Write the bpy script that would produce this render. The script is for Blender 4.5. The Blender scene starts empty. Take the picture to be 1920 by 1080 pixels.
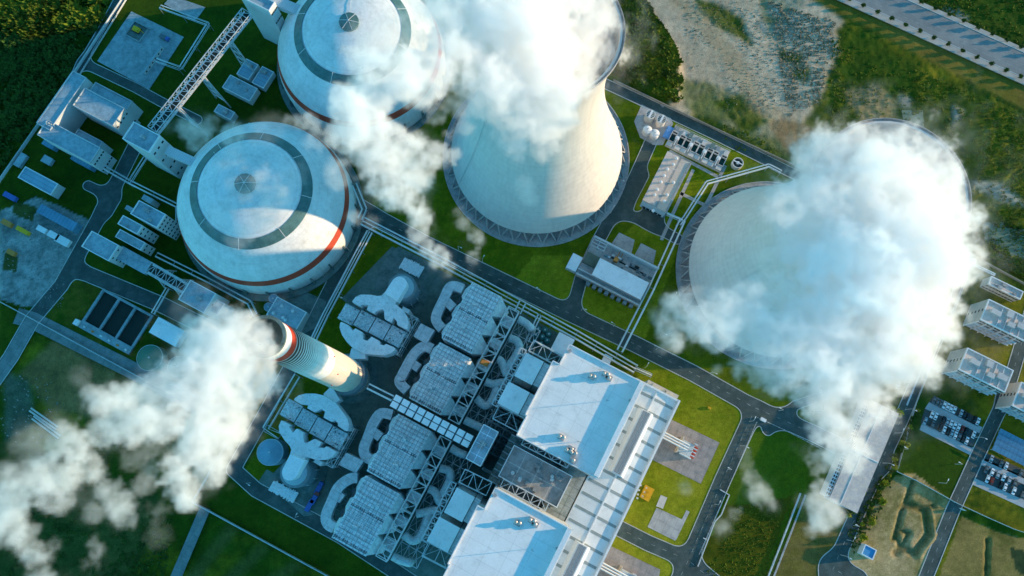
import bpy, bmesh, math, random
import numpy as np
from mathutils import Vector, Matrix
R_ = math.radians
scene = bpy.context.scene
col = scene.collection
random.seed(7)

# ------------------------------------------------------------------ camera
F_PX, CAM_H, NAD_X, NAD_Y = 1466.0, 450.0, 949.0, 847.0   # focal length in px of a 1920 wide frame, height, nadir
_d = Vector(((NAD_X - 960) / F_PX, -(NAD_Y - 540) / F_PX, -1)).normalized()
_z = -_d
_x = (Vector((1, 0, 0)) - _z * _z.x).normalized()
_y = _z.cross(_x)
ROT = Matrix((_x, _y, _z))
cam_data = bpy.data.cameras.new('camera')
cam = bpy.data.objects.new('camera', cam_data)
col.objects.link(cam)
cam.location = (0, 0, CAM_H)
cam.rotation_euler = ROT.to_euler()
cam_data.sensor_width = 36
cam_data.lens = 36 * F_PX / 1920
cam_data.clip_start = 1
cam_data.clip_end = 20000
scene.camera = cam

# ------------------------------------------------------------------ sky, sun, exposure
SUN_AZ, SUN_EL = 5.8, 10.0       # degrees counter-clockwise from +X, above the horizon
world = bpy.data.worlds.new('World')
scene.world = world
world.use_nodes = True
wn = world.node_tree
sky = wn.nodes.new('ShaderNodeTexSky')
sky.sky_type = 'NISHITA'
sky.sun_disc = False
sky.sun_elevation = R_(SUN_EL)
sky.sun_rotation = R_(90 - SUN_AZ)
sky.air_density = 1.0
sky.dust_density = 0.0
sky.ozone_density = 5.0
bg = wn.nodes['Background']
tint = wn.nodes.new('ShaderNodeVectorMath'); tint.operation = 'MULTIPLY'   # deep clear blue evening sky
tint.inputs[1].default_value = (0.47, 1.0, 0.79)
wn.links.new(sky.outputs[0], tint.inputs[0])
wn.links.new(tint.outputs[0], bg.inputs[0])
bg.inputs[1].default_value = 0.15
sun_data = bpy.data.lights.new('sun', 'SUN')
sun_data.energy = 2.0
sun_data.angle = R_(0.6)
sun_data.color = (1.0, 0.70, 0.40)
sun = bpy.data.objects.new('sun', sun_data)
col.objects.link(sun)
sd = Vector((math.cos(R_(SUN_EL)) * math.cos(R_(SUN_AZ)), math.cos(R_(SUN_EL)) * math.sin(R_(SUN_AZ)), math.sin(R_(SUN_EL))))
sun.rotation_euler = sd.to_track_quat('Z', 'Y').to_euler()
scene.view_settings.view_transform = 'Standard'
scene.view_settings.look = 'None'
scene.view_settings.exposure = 1.88
scene.render.engine = 'CYCLES'
scene.cycles.use_denoising = True
scene.cycles.volume_bounces = 16
scene.cycles.max_bounces = 18
scene.cycles.volume_step_rate = 1.0

def G(px, py, z=0.0):
    """the point of the site at height z that the 1920x1080 photograph shows at (px, py)"""
    r = ROT @ Vector(((px - 960) / F_PX, -(py - 540) / F_PX, -1))
    t = (CAM_H - z) / -r.z
    return Vector((r.x * t, r.y * t, z))
# ------------------------------------------------------------------ plant grid: u runs along the pipe racks, v along the boiler row
TH = R_(-27.8)
CU, SU = math.cos(TH), math.sin(TH)
def U(px, py, z=0.0):
    p = G(px, py, z)
    return (p.x * CU + p.y * SU, -p.x * SU + p.y * CU)
def rc(a, c, z):
    (u0, v0), (u1, v1) = U(a[0], a[1], z), U(c[0], c[1], z)
    return min(u0, u1), min(v0, v1), max(u0, u1), max(v0, v1)
def W(u, v, z=0.0):
    return Vector((u * CU - v * SU, u * SU + v * CU, z))
def pts(lst, z=0.0):
    return [U(x, y, z) for x, y in lst]

ORG = {}
def tag(o, label=None, cat=None, group=None, kind=None):
    if label: o['label'] = label
    if cat: o['category'] = cat
    if group: o['group'] = group
    if kind: o['kind'] = kind
    return o
def thing(name, label, cat, u, v, z=0.0, group=None, rot=0.0):
    o = bpy.data.objects.new(name, None)
    col.objects.link(o)
    o.location = W(u, v, z); o.rotation_euler = (0, 0, TH + rot)
    o.empty_display_size = 2
    ORG[o.name] = (u, v, z)
    return tag(o, label, cat, group)
def copy_tree(o, parent=None):
    c = o.copy(); col.objects.link(c); c.parent = parent
    if o.name in ORG: ORG[c.name] = ORG[o.name]
    for ch in list(o.children): copy_tree(ch, c)
    return c
def place(o, u, v, z=0.0, rot=0.0, label=None):
    o.location = W(u, v, z); o.rotation_euler = (0, 0, TH + rot)
    if label: o['label'] = label
    return o

class MB:
    """collects shapes given in plant coordinates; build() links them as one mesh object"""
    def __init__(s): s.v = []; s.f = []
    def quadloop(s, ring): pass
    def hexa(s, p):
        b = len(s.v); s.v += [tuple(q) for q in p]
        for f in ((3, 2, 1, 0), (4, 5, 6, 7), (0, 1, 5, 4), (1, 2, 6, 5), (2, 3, 7, 6), (3, 0, 4, 7)): s.f.append(tuple(b + i for i in f))
        return s
    def box(s, u0, v0, u1, v1, z0, z1):
        return s.hexa([(u0, v0, z0), (u1, v0, z0), (u1, v1, z0), (u0, v1, z0), (u0, v0, z1), (u1, v0, z1), (u1, v1, z1), (u0, v1, z1)])
    def prism(s, poly, z0, z1, poly1=None):
        n = len(poly); b = len(s.v); t = poly1 or poly
        s.v += [(x, y, z0) for x, y in poly] + [(x, y, z1) for x, y in t]
        a = sum(poly[i][0] * poly[(i + 1) % n][1] - poly[(i + 1) % n][0] * poly[i][1] for i in range(n))
        top = tuple(b + n + i for i in range(n)); bot = tuple(b + i for i in range(n))
        s.f.append(top if a > 0 else top[::-1]); s.f.append(bot[::-1] if a > 0 else bot)
        for i in range(n):
            j = (i + 1) % n; q = (b + i, b + j, b + n + j, b + n + i)
            s.f.append(q if a > 0 else q[::-1])
        return s
    def sheet(s, poly, z):
        b = len(s.v); n = len(poly); s.v += [(x, y, z) for x, y in poly]
        a = sum(poly[i][0] * poly[(i + 1) % n][1] - poly[(i + 1) % n][0] * poly[i][1] for i in range(n))
        f = tuple(range(b, b + n)); s.f.append(f if a > 0 else f[::-1]); return s
    def tube(s, p, q, r, n=6, r2=None, cap=True):
        p, q = Vector(p), Vector(q); d = (q - p)
        if d.length < 1e-6: return s
        d.normalize(); a = d.orthogonal().normalized() if abs(d.z) > .99 else d.cross(Vector((0, 0, 1))).normalized(); c = d.cross(a)
        b = len(s.v); r2 = r if r2 is None else r2
        o = math.pi / n
        for pt, rr in ((p, r), (q, r2)):
            for i in range(n):
                t = o + 2 * math.pi * i / n; s.v.append(tuple(pt + a * (rr * math.cos(t)) + c * (rr * math.sin(t))))
        for i in range(n): s.f.append((b + i, b + (i + 1) % n, b + n + (i + 1) % n, b + n + i))
        if cap: s.f += [tuple(b + i for i in range(n))[::-1], tuple(b + n + i for i in range(n))]
        return s
    def pipe(s, path, r, n=8):
        for i in range(len(path) - 1): s.tube(path[i], path[i + 1], r, n)
        return s
    def sweep(s, path, r, n=12):
        """a round pipe with mitred bends"""
        P = [Vector(p) for p in path]; b = len(s.v); m = len(P)
        for i, p in enumerate(P):
            d = (P[min(i + 1, m - 1)] - P[max(i - 1, 0)]).normalized()
            a = d.cross(Vector((0, 0, 1))).normalized() if abs(d.z) < .95 else Vector((1, 0, 0)); c = d.cross(a)
            for k in range(n):
                t = 2 * math.pi * k / n; s.v.append(tuple(p + a * (r * math.cos(t)) + c * (r * math.sin(t))))
        for i in range(m - 1):
            for k in range(n): s.f.append((b + i * n + k, b + i * n + (k + 1) % n, b + (i + 1) * n + (k + 1) % n, b + (i + 1) * n + k))
        s.f += [tuple(b + k for k in range(n)), tuple(b + (m - 1) * n + k for k in range(n))]
        return s
    def duct(s, path, w, z0, z1, w2=None):
        """a flat box duct along a plan path"""
        P = [Vector((p[0], p[1])) for p in path]; m = len(P); L, R = [], []
        for i, p in enumerate(P):
            d = (P[min(i + 1, m - 1)] - P[max(i - 1, 0)]).normalized(); nn = Vector((-d.y, d.x))
            ww = w if w2 is None else w + (w2 - w) * i / (m - 1)
            L.append(p + nn * ww / 2); R.append(p - nn * ww / 2)
        for i in range(m - 1):
            s.hexa([(*R[i], z0), (*R[i + 1], z0), (*L[i + 1], z0), (*L[i], z0), (*R[i], z1), (*R[i + 1], z1), (*L[i + 1], z1), (*L[i], z1)])
        return s
    def lathe(s, u, v, prof, n=32, a0=0, a1=2 * math.pi, close=False):
        b = len(s.v); m = len(prof); full = abs(a1 - a0 - 2 * math.pi) < 1e-6; k = n if full else n + 1
        for r, z in prof:
            for i in range(k):
                t = a0 + (a1 - a0) * i / n; s.v.append((u + r * math.cos(t), v + r * math.sin(t), z))
        for j in range(m - 1):
            for i in range(n): 
                i2 = (i + 1) % k; s.f.append((b + j * k + i, b + j * k + i2, b + (j + 1) * k + i2, b + (j + 1) * k + i))
        if close:
            s.f.append(tuple(b + (m - 1) * k + i for i in range(k)))
        return s
    def cyl(s, u, v, z0, z1, r, n=20):
        return s.lathe(u, v, [(r, z0), (r, z1)], n, close=True)
    def truss(s, p, q, w, h, bay, r=.25, deck=False):
        """lattice box girder from p to q (u, v, z of its underside), w wide and h high"""
        p, q = Vector(p), Vector(q); d = q - p; L = d.length; d.normalize(); n = max(1, round(L / bay))
        sd_ = Vector((-d.y, d.x, 0)).normalized() * (w / 2); up = Vector((0, 0, h))
        pr = [[p + d * (L * i / n) + o for i in range(n + 1)] for o in (sd_, -sd_, sd_ + up, up - sd_)]
        for c in pr: s.tube(c[0], c[-1], r, 4)
        for i in range(n + 1):
            for a, b in ((0, 1), (2, 3), (0, 2), (1, 3)): s.tube(pr[a][i], pr[b][i], r * .8, 4)
            if i < n:
                for a, b in ((2, 3), (0, 2), (1, 3)):
                    x, y = (i, i + 1) if i % 2 else (i + 1, i)
                    s.tube(pr[a][x], pr[b][y], r * .6, 4)
        return s
    def frame(s, u0, v0, u1, v1, z0, z1, nu, nv, nz, r=.3, brace=True):
        """open steel frame"""
        us = [u0 + (u1 - u0) * i / nu for i in range(nu + 1)]; vs = [v0 + (v1 - v0) * i / nv for i in range(nv + 1)]; zs = [z0 + (z1 - z0) * i / nz for i in range(nz + 1)]
        for a in us:
            for b in vs: s.tube((a, b, z0), (a, b, z1), r, 4)
        for z in zs[1:]:
            for a in us: s.tube((a, v0, z), (a, v1, z), r, 4)
            for b in vs: s.tube((u0, b, z), (u1, b, z), r, 4)
        if brace:
            for i in range(nu):
                for j in range(nv):
                    s.tube((us[i], vs[j], z1), (us[i + 1], vs[j + 1], z1), r * .6, 4); s.tube((us[i + 1], vs[j], z1), (us[i], vs[j + 1], z1), r * .6, 4)
        return s
    def build(s, name, mat, parent=None, label=None, cat=None, group=None, kind=None, smooth=False, flat=False):
        if parent is not None: o3 = ORG[parent.name]
        elif flat: o3 = (0, 0, 0)
        else:
            a = np.array(s.v); o3 = (float((a[:, 0].min() + a[:, 0].max()) / 2), float((a[:, 1].min() + a[:, 1].max()) / 2), float(max(a[:, 2].min(), -.05)))
        me = bpy.data.meshes.new(name)
        me.from_pydata([(x - o3[0], y - o3[1], z - o3[2]) for x, y, z in s.v], [], s.f)
        if smooth:
            me.polygons.foreach_set('use_smooth', [True] * len(me.polygons))
            me.set_sharp_from_angle(angle=R_(40))
        me.materials.append(mat); me.update()
        o = bpy.data.objects.new(name, me); col.objects.link(o)
        ORG[o.name] = o3
        if parent is not None: o.parent = parent
        else: o.location = W(*o3); o.rotation_euler = (0, 0, TH)
        return tag(o, label, cat, group, kind)

# ------------------------------------------------------------------ materials
MATS = {}
def M(name, c, rough=.75, var=.16, scale=.12, c2=None, patch=.5, fine=1.2, fvar=.10, lines=None, lc=.6, metal=0.0, bump=0.0, streak=0.0):
    """procedural paint / concrete: broad patches, fine grain, optional seams on the plant grid (lines = (u step, v step))"""
    if name in MATS: return MATS[name]
    m = bpy.data.materials.new(name); m.use_nodes = True; t = m.node_tree; N = t.nodes.new; L = t.links.new
    bs = t.nodes['Principled BSDF']; bs.inputs['Roughness'].default_value = rough; bs.inputs['Metallic'].default_value = metal
    bs.inputs['Specular IOR Level'].default_value = .3
    ge = N('ShaderNodeNewGeometry')
    n1 = N('ShaderNodeTexNoise'); n1.inputs['Scale'].default_value = scale; n1.inputs['Detail'].default_value = 6; n1.inputs['Roughness'].default_value = .62
    L(ge.outputs['Position'], n1.inputs['Vector'])
    n2 = N('ShaderNodeTexNoise'); n2.inputs['Scale'].default_value = fine; n2.inputs['Detail'].default_value = 4
    L(ge.outputs['Position'], n2.inputs['Vector'])
    r1 = N('ShaderNodeMapRange'); r1.inputs[1].default_value = .3; r1.inputs[2].default_value = .7; r1.inputs[3].default_value = 1 - var; r1.inputs[4].default_value = 1 + var * .6
    L(n1.outputs[0], r1.inputs[0])
    r2 = N('ShaderNodeMapRange'); r2.inputs[1].default_value = .25; r2.inputs[2].default_value = .75; r2.inputs[3].default_value = 1 - fvar; r2.inputs[4].default_value = 1 + fvar
    L(n2.outputs[0], r2.inputs[0])
    mu = N('ShaderNodeMath'); mu.operation = 'MULTIPLY'; L(r1.outputs[0], mu.inputs[0]); L(r2.outputs[0], mu.inputs[1]); f = mu.outputs[0]
    tc = N('ShaderNodeTexCoord')
    if lines:
        sp = N('ShaderNodeSeparateXYZ'); L(tc.outputs['Object'], sp.inputs[0])
        for i, st in enumerate(lines):
            if not st: continue
            a = N('ShaderNodeMath'); a.operation = 'PINGPONG'; a.inputs[1].default_value = st / 2; L(sp.outputs[i], a.inputs[0])
            b = N('ShaderNodeMapRange'); b.inputs[1].default_value = .10; b.inputs[2].default_value = .28; b.inputs[3].default_value = lc; b.inputs[4].default_value = 1
            L(a.outputs[0], b.inputs[0]); c_ = N('ShaderNodeMath'); c_.operation = 'MULTIPLY'; L(f, c_.inputs[0]); L(b.outputs[0], c_.inputs[1]); f = c_.outputs[0]
    if streak:
        mp = N('ShaderNodeMapping'); mp.inputs['Scale'].default_value = (.9, .9, .03); L(ge.outputs['Position'], mp.inputs[0])
        n3 = N('ShaderNodeTexNoise'); n3.inputs['Scale'].default_value = .6; n3.inputs['Detail'].default_value = 5; L(mp.outputs[0], n3.inputs['Vector'])
        b = N('ShaderNodeMapRange'); b.inputs[1].default_value = .35; b.inputs[2].default_value = .7; b.inputs[3].default_value = 1 + streak * .3; b.inputs[4].default_value = 1 - streak
        L(n3.outputs[0], b.inputs[0]); c_ = N('ShaderNodeMath'); c_.operation = 'MULTIPLY'; L(f, c_.inputs[0]); L(b.outputs[0], c_.inputs[1]); f = c_.outputs[0]
    base = N('ShaderNodeMix'); base.data_type = 'RGBA'
    base.inputs[6].default_value = (*c, 1); base.inputs[7].default_value = (*(c2 or c), 1)
    n4 = N('ShaderNodeTexNoise'); n4.inputs['Scale'].default_value = scale * 2.3; n4.inputs['Detail'].default_value = 7; n4.inputs['Roughness'].default_value = .7
    L(ge.outputs['Position'], n4.inputs['Vector'])
    r4 = N('ShaderNodeMapRange'); r4.inputs[1].default_value = patch - .08; r4.inputs[2].default_value = patch + .12; L(n4.outputs[0], r4.inputs[0]); L(r4.outputs[0], base.inputs[0])
    mx = N('ShaderNodeVectorMath'); mx.operation = 'SCALE'; L(base.outputs[2], mx.inputs[0]); L(f, mx.inputs['Scale']); L(mx.outputs[0], bs.inputs['Base Color'])
    if bump:
        bp = N('ShaderNodeBump'); bp.inputs['Strength'].default_value = .6; bp.inputs['Distance'].default_value = bump; L(n2.outputs[0], bp.inputs['Height']); L(bp.outputs[0], bs.inputs['Normal'])
    MATS[name] = m
    return m
WHITE = M('white_roof', (.78, .775, .76), var=.10, scale=.08, fvar=.05, c2=(.64, .635, .62), patch=.60, lines=(9.5, 7.0), lc=.90)
WHITE2 = M('white_panel', (.76, .78, .80), var=.10, fvar=.05, c2=(.6, .62, .64), patch=.6)
DUCTW = M('duct_cladding', (.60, .63, .65), var=.16, fvar=.07, scale=.25, c2=(.42, .45, .47), patch=.56, lines=(4.5, 4.5), lc=.82)
GREYR = M('grey_roof', (.33, .34, .34), var=.2, c2=(.22, .23, .23), patch=.55, lines=(9, 9), lc=1.5)
BLUER = M('grey_blue_roof', (.30, .39, .44), var=.2, scale=.2, c2=(.2, .28, .32), patch=.56, lines=(0, 6), lc=.8)
BLUES = M('blue_sheet_roof', (.11, .26, .38), var=.15, c2=(.08, .20, .30), patch=.6, lines=(2.2, 0), lc=.75)
PINKR = M('pinkish_roof', (.50, .44, .42), var=.15, scale=.2, c2=(.62, .52, .44), patch=.5)
CONC = M('concrete', (.42, .41, .40), var=.18, c2=(.30, .30, .30), patch=.55, lines=(5, 5), lc=.85)
CONCD = M('dark_concrete', (.14, .20, .19), var=.3, c2=(.08, .13, .12), patch=.52)
PADR = M('reddish_pad', (.36, .31, .29), var=.2, c2=(.26, .24, .23), patch=.5, lines=(4, 4), lc=.85)
SHELL = M('tower_shell', (.62, .60, .57), var=.06, scale=.04, c2=(.57, .55, .53), patch=.58, fine=.5, fvar=.03, streak=.08, lines=(0, 0, 4.2), lc=.90)
INNER = M('tower_inside', (.34, .33, .32), var=.2)
STEEL = M('galvanised_steel', (.55, .60, .62), rough=.5, var=.15, metal=.25)
STEELD = M('dark_steel', (.20, .26, .28), rough=.6, var=.2, metal=.2)
WALL = M('cladding_wall', (.52, .56, .58), var=.1, lines=(1.2, 1.2), lc=.9)
WALLW = M('white_wall', (.70, .71, .72), var=.1)
GLASS = M('dark_glass', (.02, .035, .04), rough=.15, var=.1)
DARK = M('dark_void', (.012, .022, .018), var=.2)
RED = M('red_paint', (.50, .05, .02), var=.15)
REDD = M('dome_stripe', (.42, .06, .03), var=.2)
YELL = M('yellow_paint', (.62, .36, .02), var=.15)
ORNG = M('orange_paint', (.55, .22, .05), var=.2)
GLZ = M('dome_glazing', (.08, .17, .17), rough=.4, var=.2, c2=(.05, .12, .12))
PIPE = M('pipe_lagging', (.66, .69, .70), rough=.4, var=.12, metal=.3)
KERB = M('kerb_stone', (.55, .56, .54), var=.2)
ASPH = M('asphalt', (.05, .078, .074), rough=.9, var=.30, scale=.09, c2=(.09, .115, .11), patch=.54, fine=2.5, fvar=.2)
WATER = M('basin_water', (.006, .035, .028), rough=.08, var=.2)
WATERP = M('pond_water', (.15, .19, .12), rough=.3, var=.2)
LINE = M('road_paint', (.34, .36, .34), var=.5, scale=.4)
BARK = M('bark', (.09, .07, .05))
LEAFY = M('yellow_leaf', (.34, .33, .015), var=.4, scale=.6, c2=(.16, .20, .012), patch=.5, rough=.9)
LEAFD = M('green_leaf', (.045, .10, .008), var=.4, scale=.5, c2=(.03, .07, .006), patch=.5, rough=.9)
LEAFW = M('wild_leaf', (.13, .16, .006), var=.35, scale=.05, c2=(.04, .09, .004), patch=.5, rough=.95)
HEAPW = M('white_heap', (.75, .76, .78), var=.2, scale=.8)
BLUEP = M('blue_paint', (.05, .12, .38), var=.2)
TANKB = M('blue_tank', (.18, .32, .42), var=.12)
TANKG = M('green_tank', (.05, .17, .12), var=.12)

BOXES = {}
def unit_box(name, mat, su, sv, sz, parent, loc):
    """a small repeated part (window, vent ...): one shared mesh, one object each"""
    k = (name, mat.name, round(su, 2), round(sv, 2), round(sz, 2))
    if k not in BOXES:
        b = MB().box(-su / 2, -sv / 2, su / 2, sv / 2, -sz / 2, sz / 2)
        me = bpy.data.meshes.new(name); me.from_pydata(b.v, [], b.f); me.materials.append(mat); BOXES[k] = me
    o = bpy.data.objects.new(name, BOXES[k]); col.objects.link(o); o.parent = parent
    g = ORG[parent.name]; o.location = (loc[0] - g[0], loc[1] - g[1], loc[2] - g[2]); ORG[o.name] = loc
    return o

def building(name, label, a, c, z, cat='building', wall=None, roof=None, z0=0.0, parapet=.9, windows=None, vents=0, units=0, root=None, seed=0, group=None, over=0.0):
    """a, c: opposite roof corners in the photograph, z: roof height. windows: {'+u': (columns, rows, w, h)}"""
    wall = wall or WALL; roof = roof or BLUER; rnd = random.Random(seed + int(a[0] * 7 + a[1]))
    u0, v0, u1, v1 = rc(a, c, z) if not isinstance(a[0], tuple) else (*a[0], *a[1])
    T = root or thing(name, label, cat, (u0 + u1) / 2, (v0 + v1) / 2, z0, group)
    MB().box(u0, v0, u1, v1, z0, z - .3).build('wall', wall, T)
    r = MB().box(u0 - over + .02, v0 - over + .02, u1 + over - .02, v1 + over - .02, z - .3, z)
    R_o = r.build('roof', roof, T)
    if parapet:
        p = MB(); t = .45
        for q in ((u0 - .03, v0 - .03, u1 + .03, v0 + t), (u0 - .03, v1 - t, u1 + .03, v1 + .03), (u0 - .03, v0 + t, u0 + t, v1 - t), (u1 - t, v0 + t, u1 + .03, v1 - t)): p.box(*q, z - .25, z + parapet)
        p.build('parapet', WALLW, T)
    for side, (nc, nr, w, h) in (windows or {}).items():
        for i in range(nc):
            for j in range(nr):
                zz = z0 + (z - z0) * (j + .55) / nr; f = (i + .5) / nc
                if side[1] == 'u': unit_box('window', GLASS, .12, w, h, T, ((u1 if side[0] == '+' else u0), v0 + (v1 - v0) * f, zz))
                else: unit_box('window', GLASS, w, .12, h, T, (u0 + (u1 - u0) * f, (v1 if side[0] == '+' else v0), zz))
    for k in range(vents):
        x = u0 + (u1 - u0) * rnd.uniform(.15, .85); y = v0 + (v1 - v0) * rnd.uniform(.15, .85)
        MB().cyl(x, y, z, z + 1.1, .7, 10).lathe(x, y, [(1.0, z + 1.1), (.9, z + 1.6), (0.01, z + 1.9)], 10).build('roof_vent', STEEL, T)
    for k in range(units):
        x = u0 + (u1 - u0) * rnd.uniform(.15, .85); y = v0 + (v1 - v0) * rnd.uniform(.15, .85); s_ = rnd.uniform(.8, 1.6)
        MB().box(x - s_, y - s_ * .7, x + s_, y + s_ * .7, z + .25, z + .25 + s_).box(x - s_ * .8, y - .1, x + s_ * .8, y + .1, z, z + .25).build('roof_unit', GREYR, T)
    return T, (u0, v0, u1, v1)
# ------------------------------------------------------------------ ground: one sheet, albedo by terrain zone, sun and shade painted into the lawns
def noise2(shape, beta, seed):
    rng = np.random.default_rng(seed); k = np.fft.rfft2(rng.standard_normal(shape))
    f = np.sqrt(np.fft.fftfreq(shape[0])[:, None] ** 2 + np.fft.rfftfreq(shape[1])[None] ** 2); f[0, 0] = 1
    k *= f ** (-beta); k[0, 0] = 0; n = np.fft.irfft2(k, s=shape); return n / n.std()
GS = 1.2
gx = np.arange(-405, 425, GS); gy = np.arange(-135, 365, GS); NXg, NYg = len(gx), len(gy)
GX, GY = np.meshgrid(gx, gy, indexing='ij'); sh = GX.shape
nA, nB, nC, nD = (noise2(sh, b, s) for b, s in ((1.6, 1), (1.6, 2), (1.15, 3), (.7, 4)))
nE = noise2(sh, 1.9, 5)
def inside(poly, wob=0.0):
    P = [G(*p) for p in poly]; X = GX + wob * nA * .8; Y = GY + wob * nB * .8; r = np.zeros(sh, bool)
    for i in range(len(P)):
        a, b = P[i], P[(i + 1) % len(P)]
        if abs(a.y - b.y) < 1e-9: continue
        r ^= ((a.y > Y) != (b.y > Y)) & (X < (b.x - a.x) * (Y - a.y) / (b.y - a.y) + a.x)
    return r
def near_line(path, w, wob=0.0):
    P = [G(*p) for p in path]; X = GX + wob * nA; Y = GY + wob * nB; d = np.full(sh, 1e9)
    for a, b in zip(P, P[1:]):
        l = (b.x - a.x) ** 2 + (b.y - a.y) ** 2; t = np.clip(((X - a.x) * (b.x - a.x) + (Y - a.y) * (b.y - a.y)) / l, 0, 1)
        d = np.minimum(d, np.hypot(X - a.x - t * (b.x - a.x), Y - a.y - t * (b.y - a.y)))
    return np.clip((w - d) / (w * .5), 0, 1)
ALB = np.zeros(sh + (3,)); HGT = np.zeros(sh)
def mixc(c0, c1, n, lo=-.6, hi=.8):
    t = np.clip((n - lo) / (hi - lo), 0, 1)[..., None]; return np.array(c0) * (1 - t) + np.array(c1) * t
WG0, WG1 = (.022, .055, .003), (.14, .135, .008)
ALB[:] = mixc(WG0, WG1, nC + .5 * nA, -.4, 1.8)
rough = np.ones(sh) * .5
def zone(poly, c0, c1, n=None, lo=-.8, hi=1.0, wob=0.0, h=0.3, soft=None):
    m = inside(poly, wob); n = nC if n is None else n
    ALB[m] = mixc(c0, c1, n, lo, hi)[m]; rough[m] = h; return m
# the fenced site: lawns
SITE = [(0, 345), (238, -4), (600, -60), (1150, 160), (1560, 350), (1830, 490), (1640, 820), (1500, 1120), (700, 1120), (362, 940), (455, 770), (50, 592), (0, 700)]
zone(SITE, (.032, .075, .002), (.12, .14, .005), nA * .6 + nC * .6 + nD * .25, -1.3, 1.9, h=.0)
zone([(0, 345), (238, -4), (600, -60), (700, 300), (700, 430), (450, 900), (800, 1120), (700, 1120), (362, 940), (455, 770), (50, 592), (0, 700)], (.014, .045, .0015), (.055, .078, .004), nA * .5 + nC * .6, -1.1, 2.2, h=.0)  # left lawns again, their shade painted in as a darker albedo
zone([(95, 520), (140, 495), (250, 545), (180, 660), (80, 600)], (.02, .055, .002), (.09, .085, .012), nC + nA * .4, -1, 1.8, h=0)
# right lawns: sunlight painted into the albedo, lighter and yellower
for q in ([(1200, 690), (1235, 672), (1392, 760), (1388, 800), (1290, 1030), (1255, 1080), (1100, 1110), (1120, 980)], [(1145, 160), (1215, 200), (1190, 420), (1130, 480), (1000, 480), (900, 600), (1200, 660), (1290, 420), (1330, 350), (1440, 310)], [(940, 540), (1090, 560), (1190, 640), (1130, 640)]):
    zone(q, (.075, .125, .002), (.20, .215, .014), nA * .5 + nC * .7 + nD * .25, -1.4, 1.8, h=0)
zone([(1412, 780), (1540, 830), (1620, 890), (1500, 1120), (1290, 1120), (1300, 1030)], (.030, .085, .006), (.060, .105, .004), nC * .5 + nA * .5, -1.2, 1.6, h=.1)
zone([(1380, 950), (1500, 930), (1440, 1110), (1310, 1110), (1330, 1050)], (.03, .05, .002), (.085, .085, .006), nC, -1, 1.6, wob=5, h=.2)
zone([(1520, 940), (1640, 960), (1530, 1110), (1440, 1110)], (.08, .085, .01), (.12, .10, .03), nC, -1.2, 1.6, wob=4, h=.2)
# top right: grey scrub
zone([(1185, -40), (1215, 30), (1262, 80), (1280, 130), (1278, 195), (1320, 235), (1420, 280), (1490, 300), (1500, 250), (1530, 200), (1560, 130), (1578, 30), (1500, -40)], (.26, .22, .15), (.46, .39, .29), nC * .6 + nD * .15 + nA * .5, -1.5, 2.0, wob=8, h=.15)
zone([(1290, 130), (1420, 180), (1500, 260), (1480, 300), (1330, 240)], (.10, .12, .04), (.33, .29, .21), nC * .9 + nA * .5, -.8, 1.2, wob=9, h=.4)
zone([(1430, -20), (1520, -20), (1500, 90), (1440, 60)], (.09, .12, .05), (.30, .31, .27), nC + nA * .3, -.6, 1.0, wob=7, h=.4)
for q in ([(1320, -10), (1400, 30), (1430, 90), (1380, 60), (1330, 40)], [(1360, 190), (1420, 170), (1450, 220), (1400, 250)], [(1480, 95), (1520, 100), (1510, 125), (1485, 118)], [(1500, 130), (1530, 125), (1525, 155), (1500, 150)], [(1300, 210), (1400, 250), (1480, 300), (1380, 290)]):
    zone(q, (.03, .06, .005), (.12, .13, .03), nC, -1, 1, wob=7, h=.6)
tr = near_line([(1262, -20), (1330, 50), (1372, 100), (1400, 150), (1430, 195), (1475, 230)], 7.5, 2)[..., None]
ALB[:] = ALB * (1 - tr * .8) + np.array((.30, .24, .15)) * tr * .8
zone([(1440, 225), (1500, 222), (1545, 255), (1530, 285), (1480, 300), (1460, 270)], (.15, .11, .05), (.24, .18, .10), nC, wob=5, h=.4)
zone([(1580, 165), (1640, 155), (1672, 185), (1680, 235), (1620, 235)], (.14, .13, .05), (.22, .17, .09), np.sin((GX * .5 + GY * .86) * 1.15) + nC * .4, -1, 1, wob=4, h=.5)
# mound
MOUND = [(1150, -40), (1195, -20), (1225, 40), (1262, 85), (1278, 130), (1276, 188), (1220, 185), (1150, 145), (1130, 60)]
zone(MOUND, (.02, .055, .003), (.075, .095, .004), nC + nA * .4, -.8, 1.4, wob=2, h=.9)
zone([(1190, -20), (1225, 40), (1262, 85), (1280, 140), (1276, 190), (1250, 180), (1240, 110), (1200, 50)], (.05, .08, .003), (.13, .13, .005), nC, -.8, 1.2, wob=3, h=1.4)
# right of highway verge and wild meadow
zone([(1490, -20), (1920, 205), (1990, 240), (1990, 190), (1920, 150), (1540, -40)], (.09, .09, .01), (.14, .11, .02), nC, -1, 1, h=.1)
zone([(1590, -40), (1990, 160), (1990, 120), (1660, -40)], (.07, .09, .01), (.12, .11, .02), nC, -1, 1, wob=3, h=.1)
for q in ([(1755, 0), (1790, 5), (1815, 25), (1800, 30)], [(1680, 175), (1705, 180), (1702, 200), (1685, 195)], [(1780, 190), (1800, 200), (1780, 235)], [(1815, 335), (1870, 338), (1905, 360), (1930, 385), (1860, 370), (1815, 362)]):
    zone(q, (.16, .17, .14), (.27, .26, .2), nC, wob=3)
zone([(1820, 340), (1860, 370), (1850, 430), (1815, 410)], (.05, .08, .004), (.16, .13, .01), nC, -1, 1.2, wob=4, h=.8)
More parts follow.
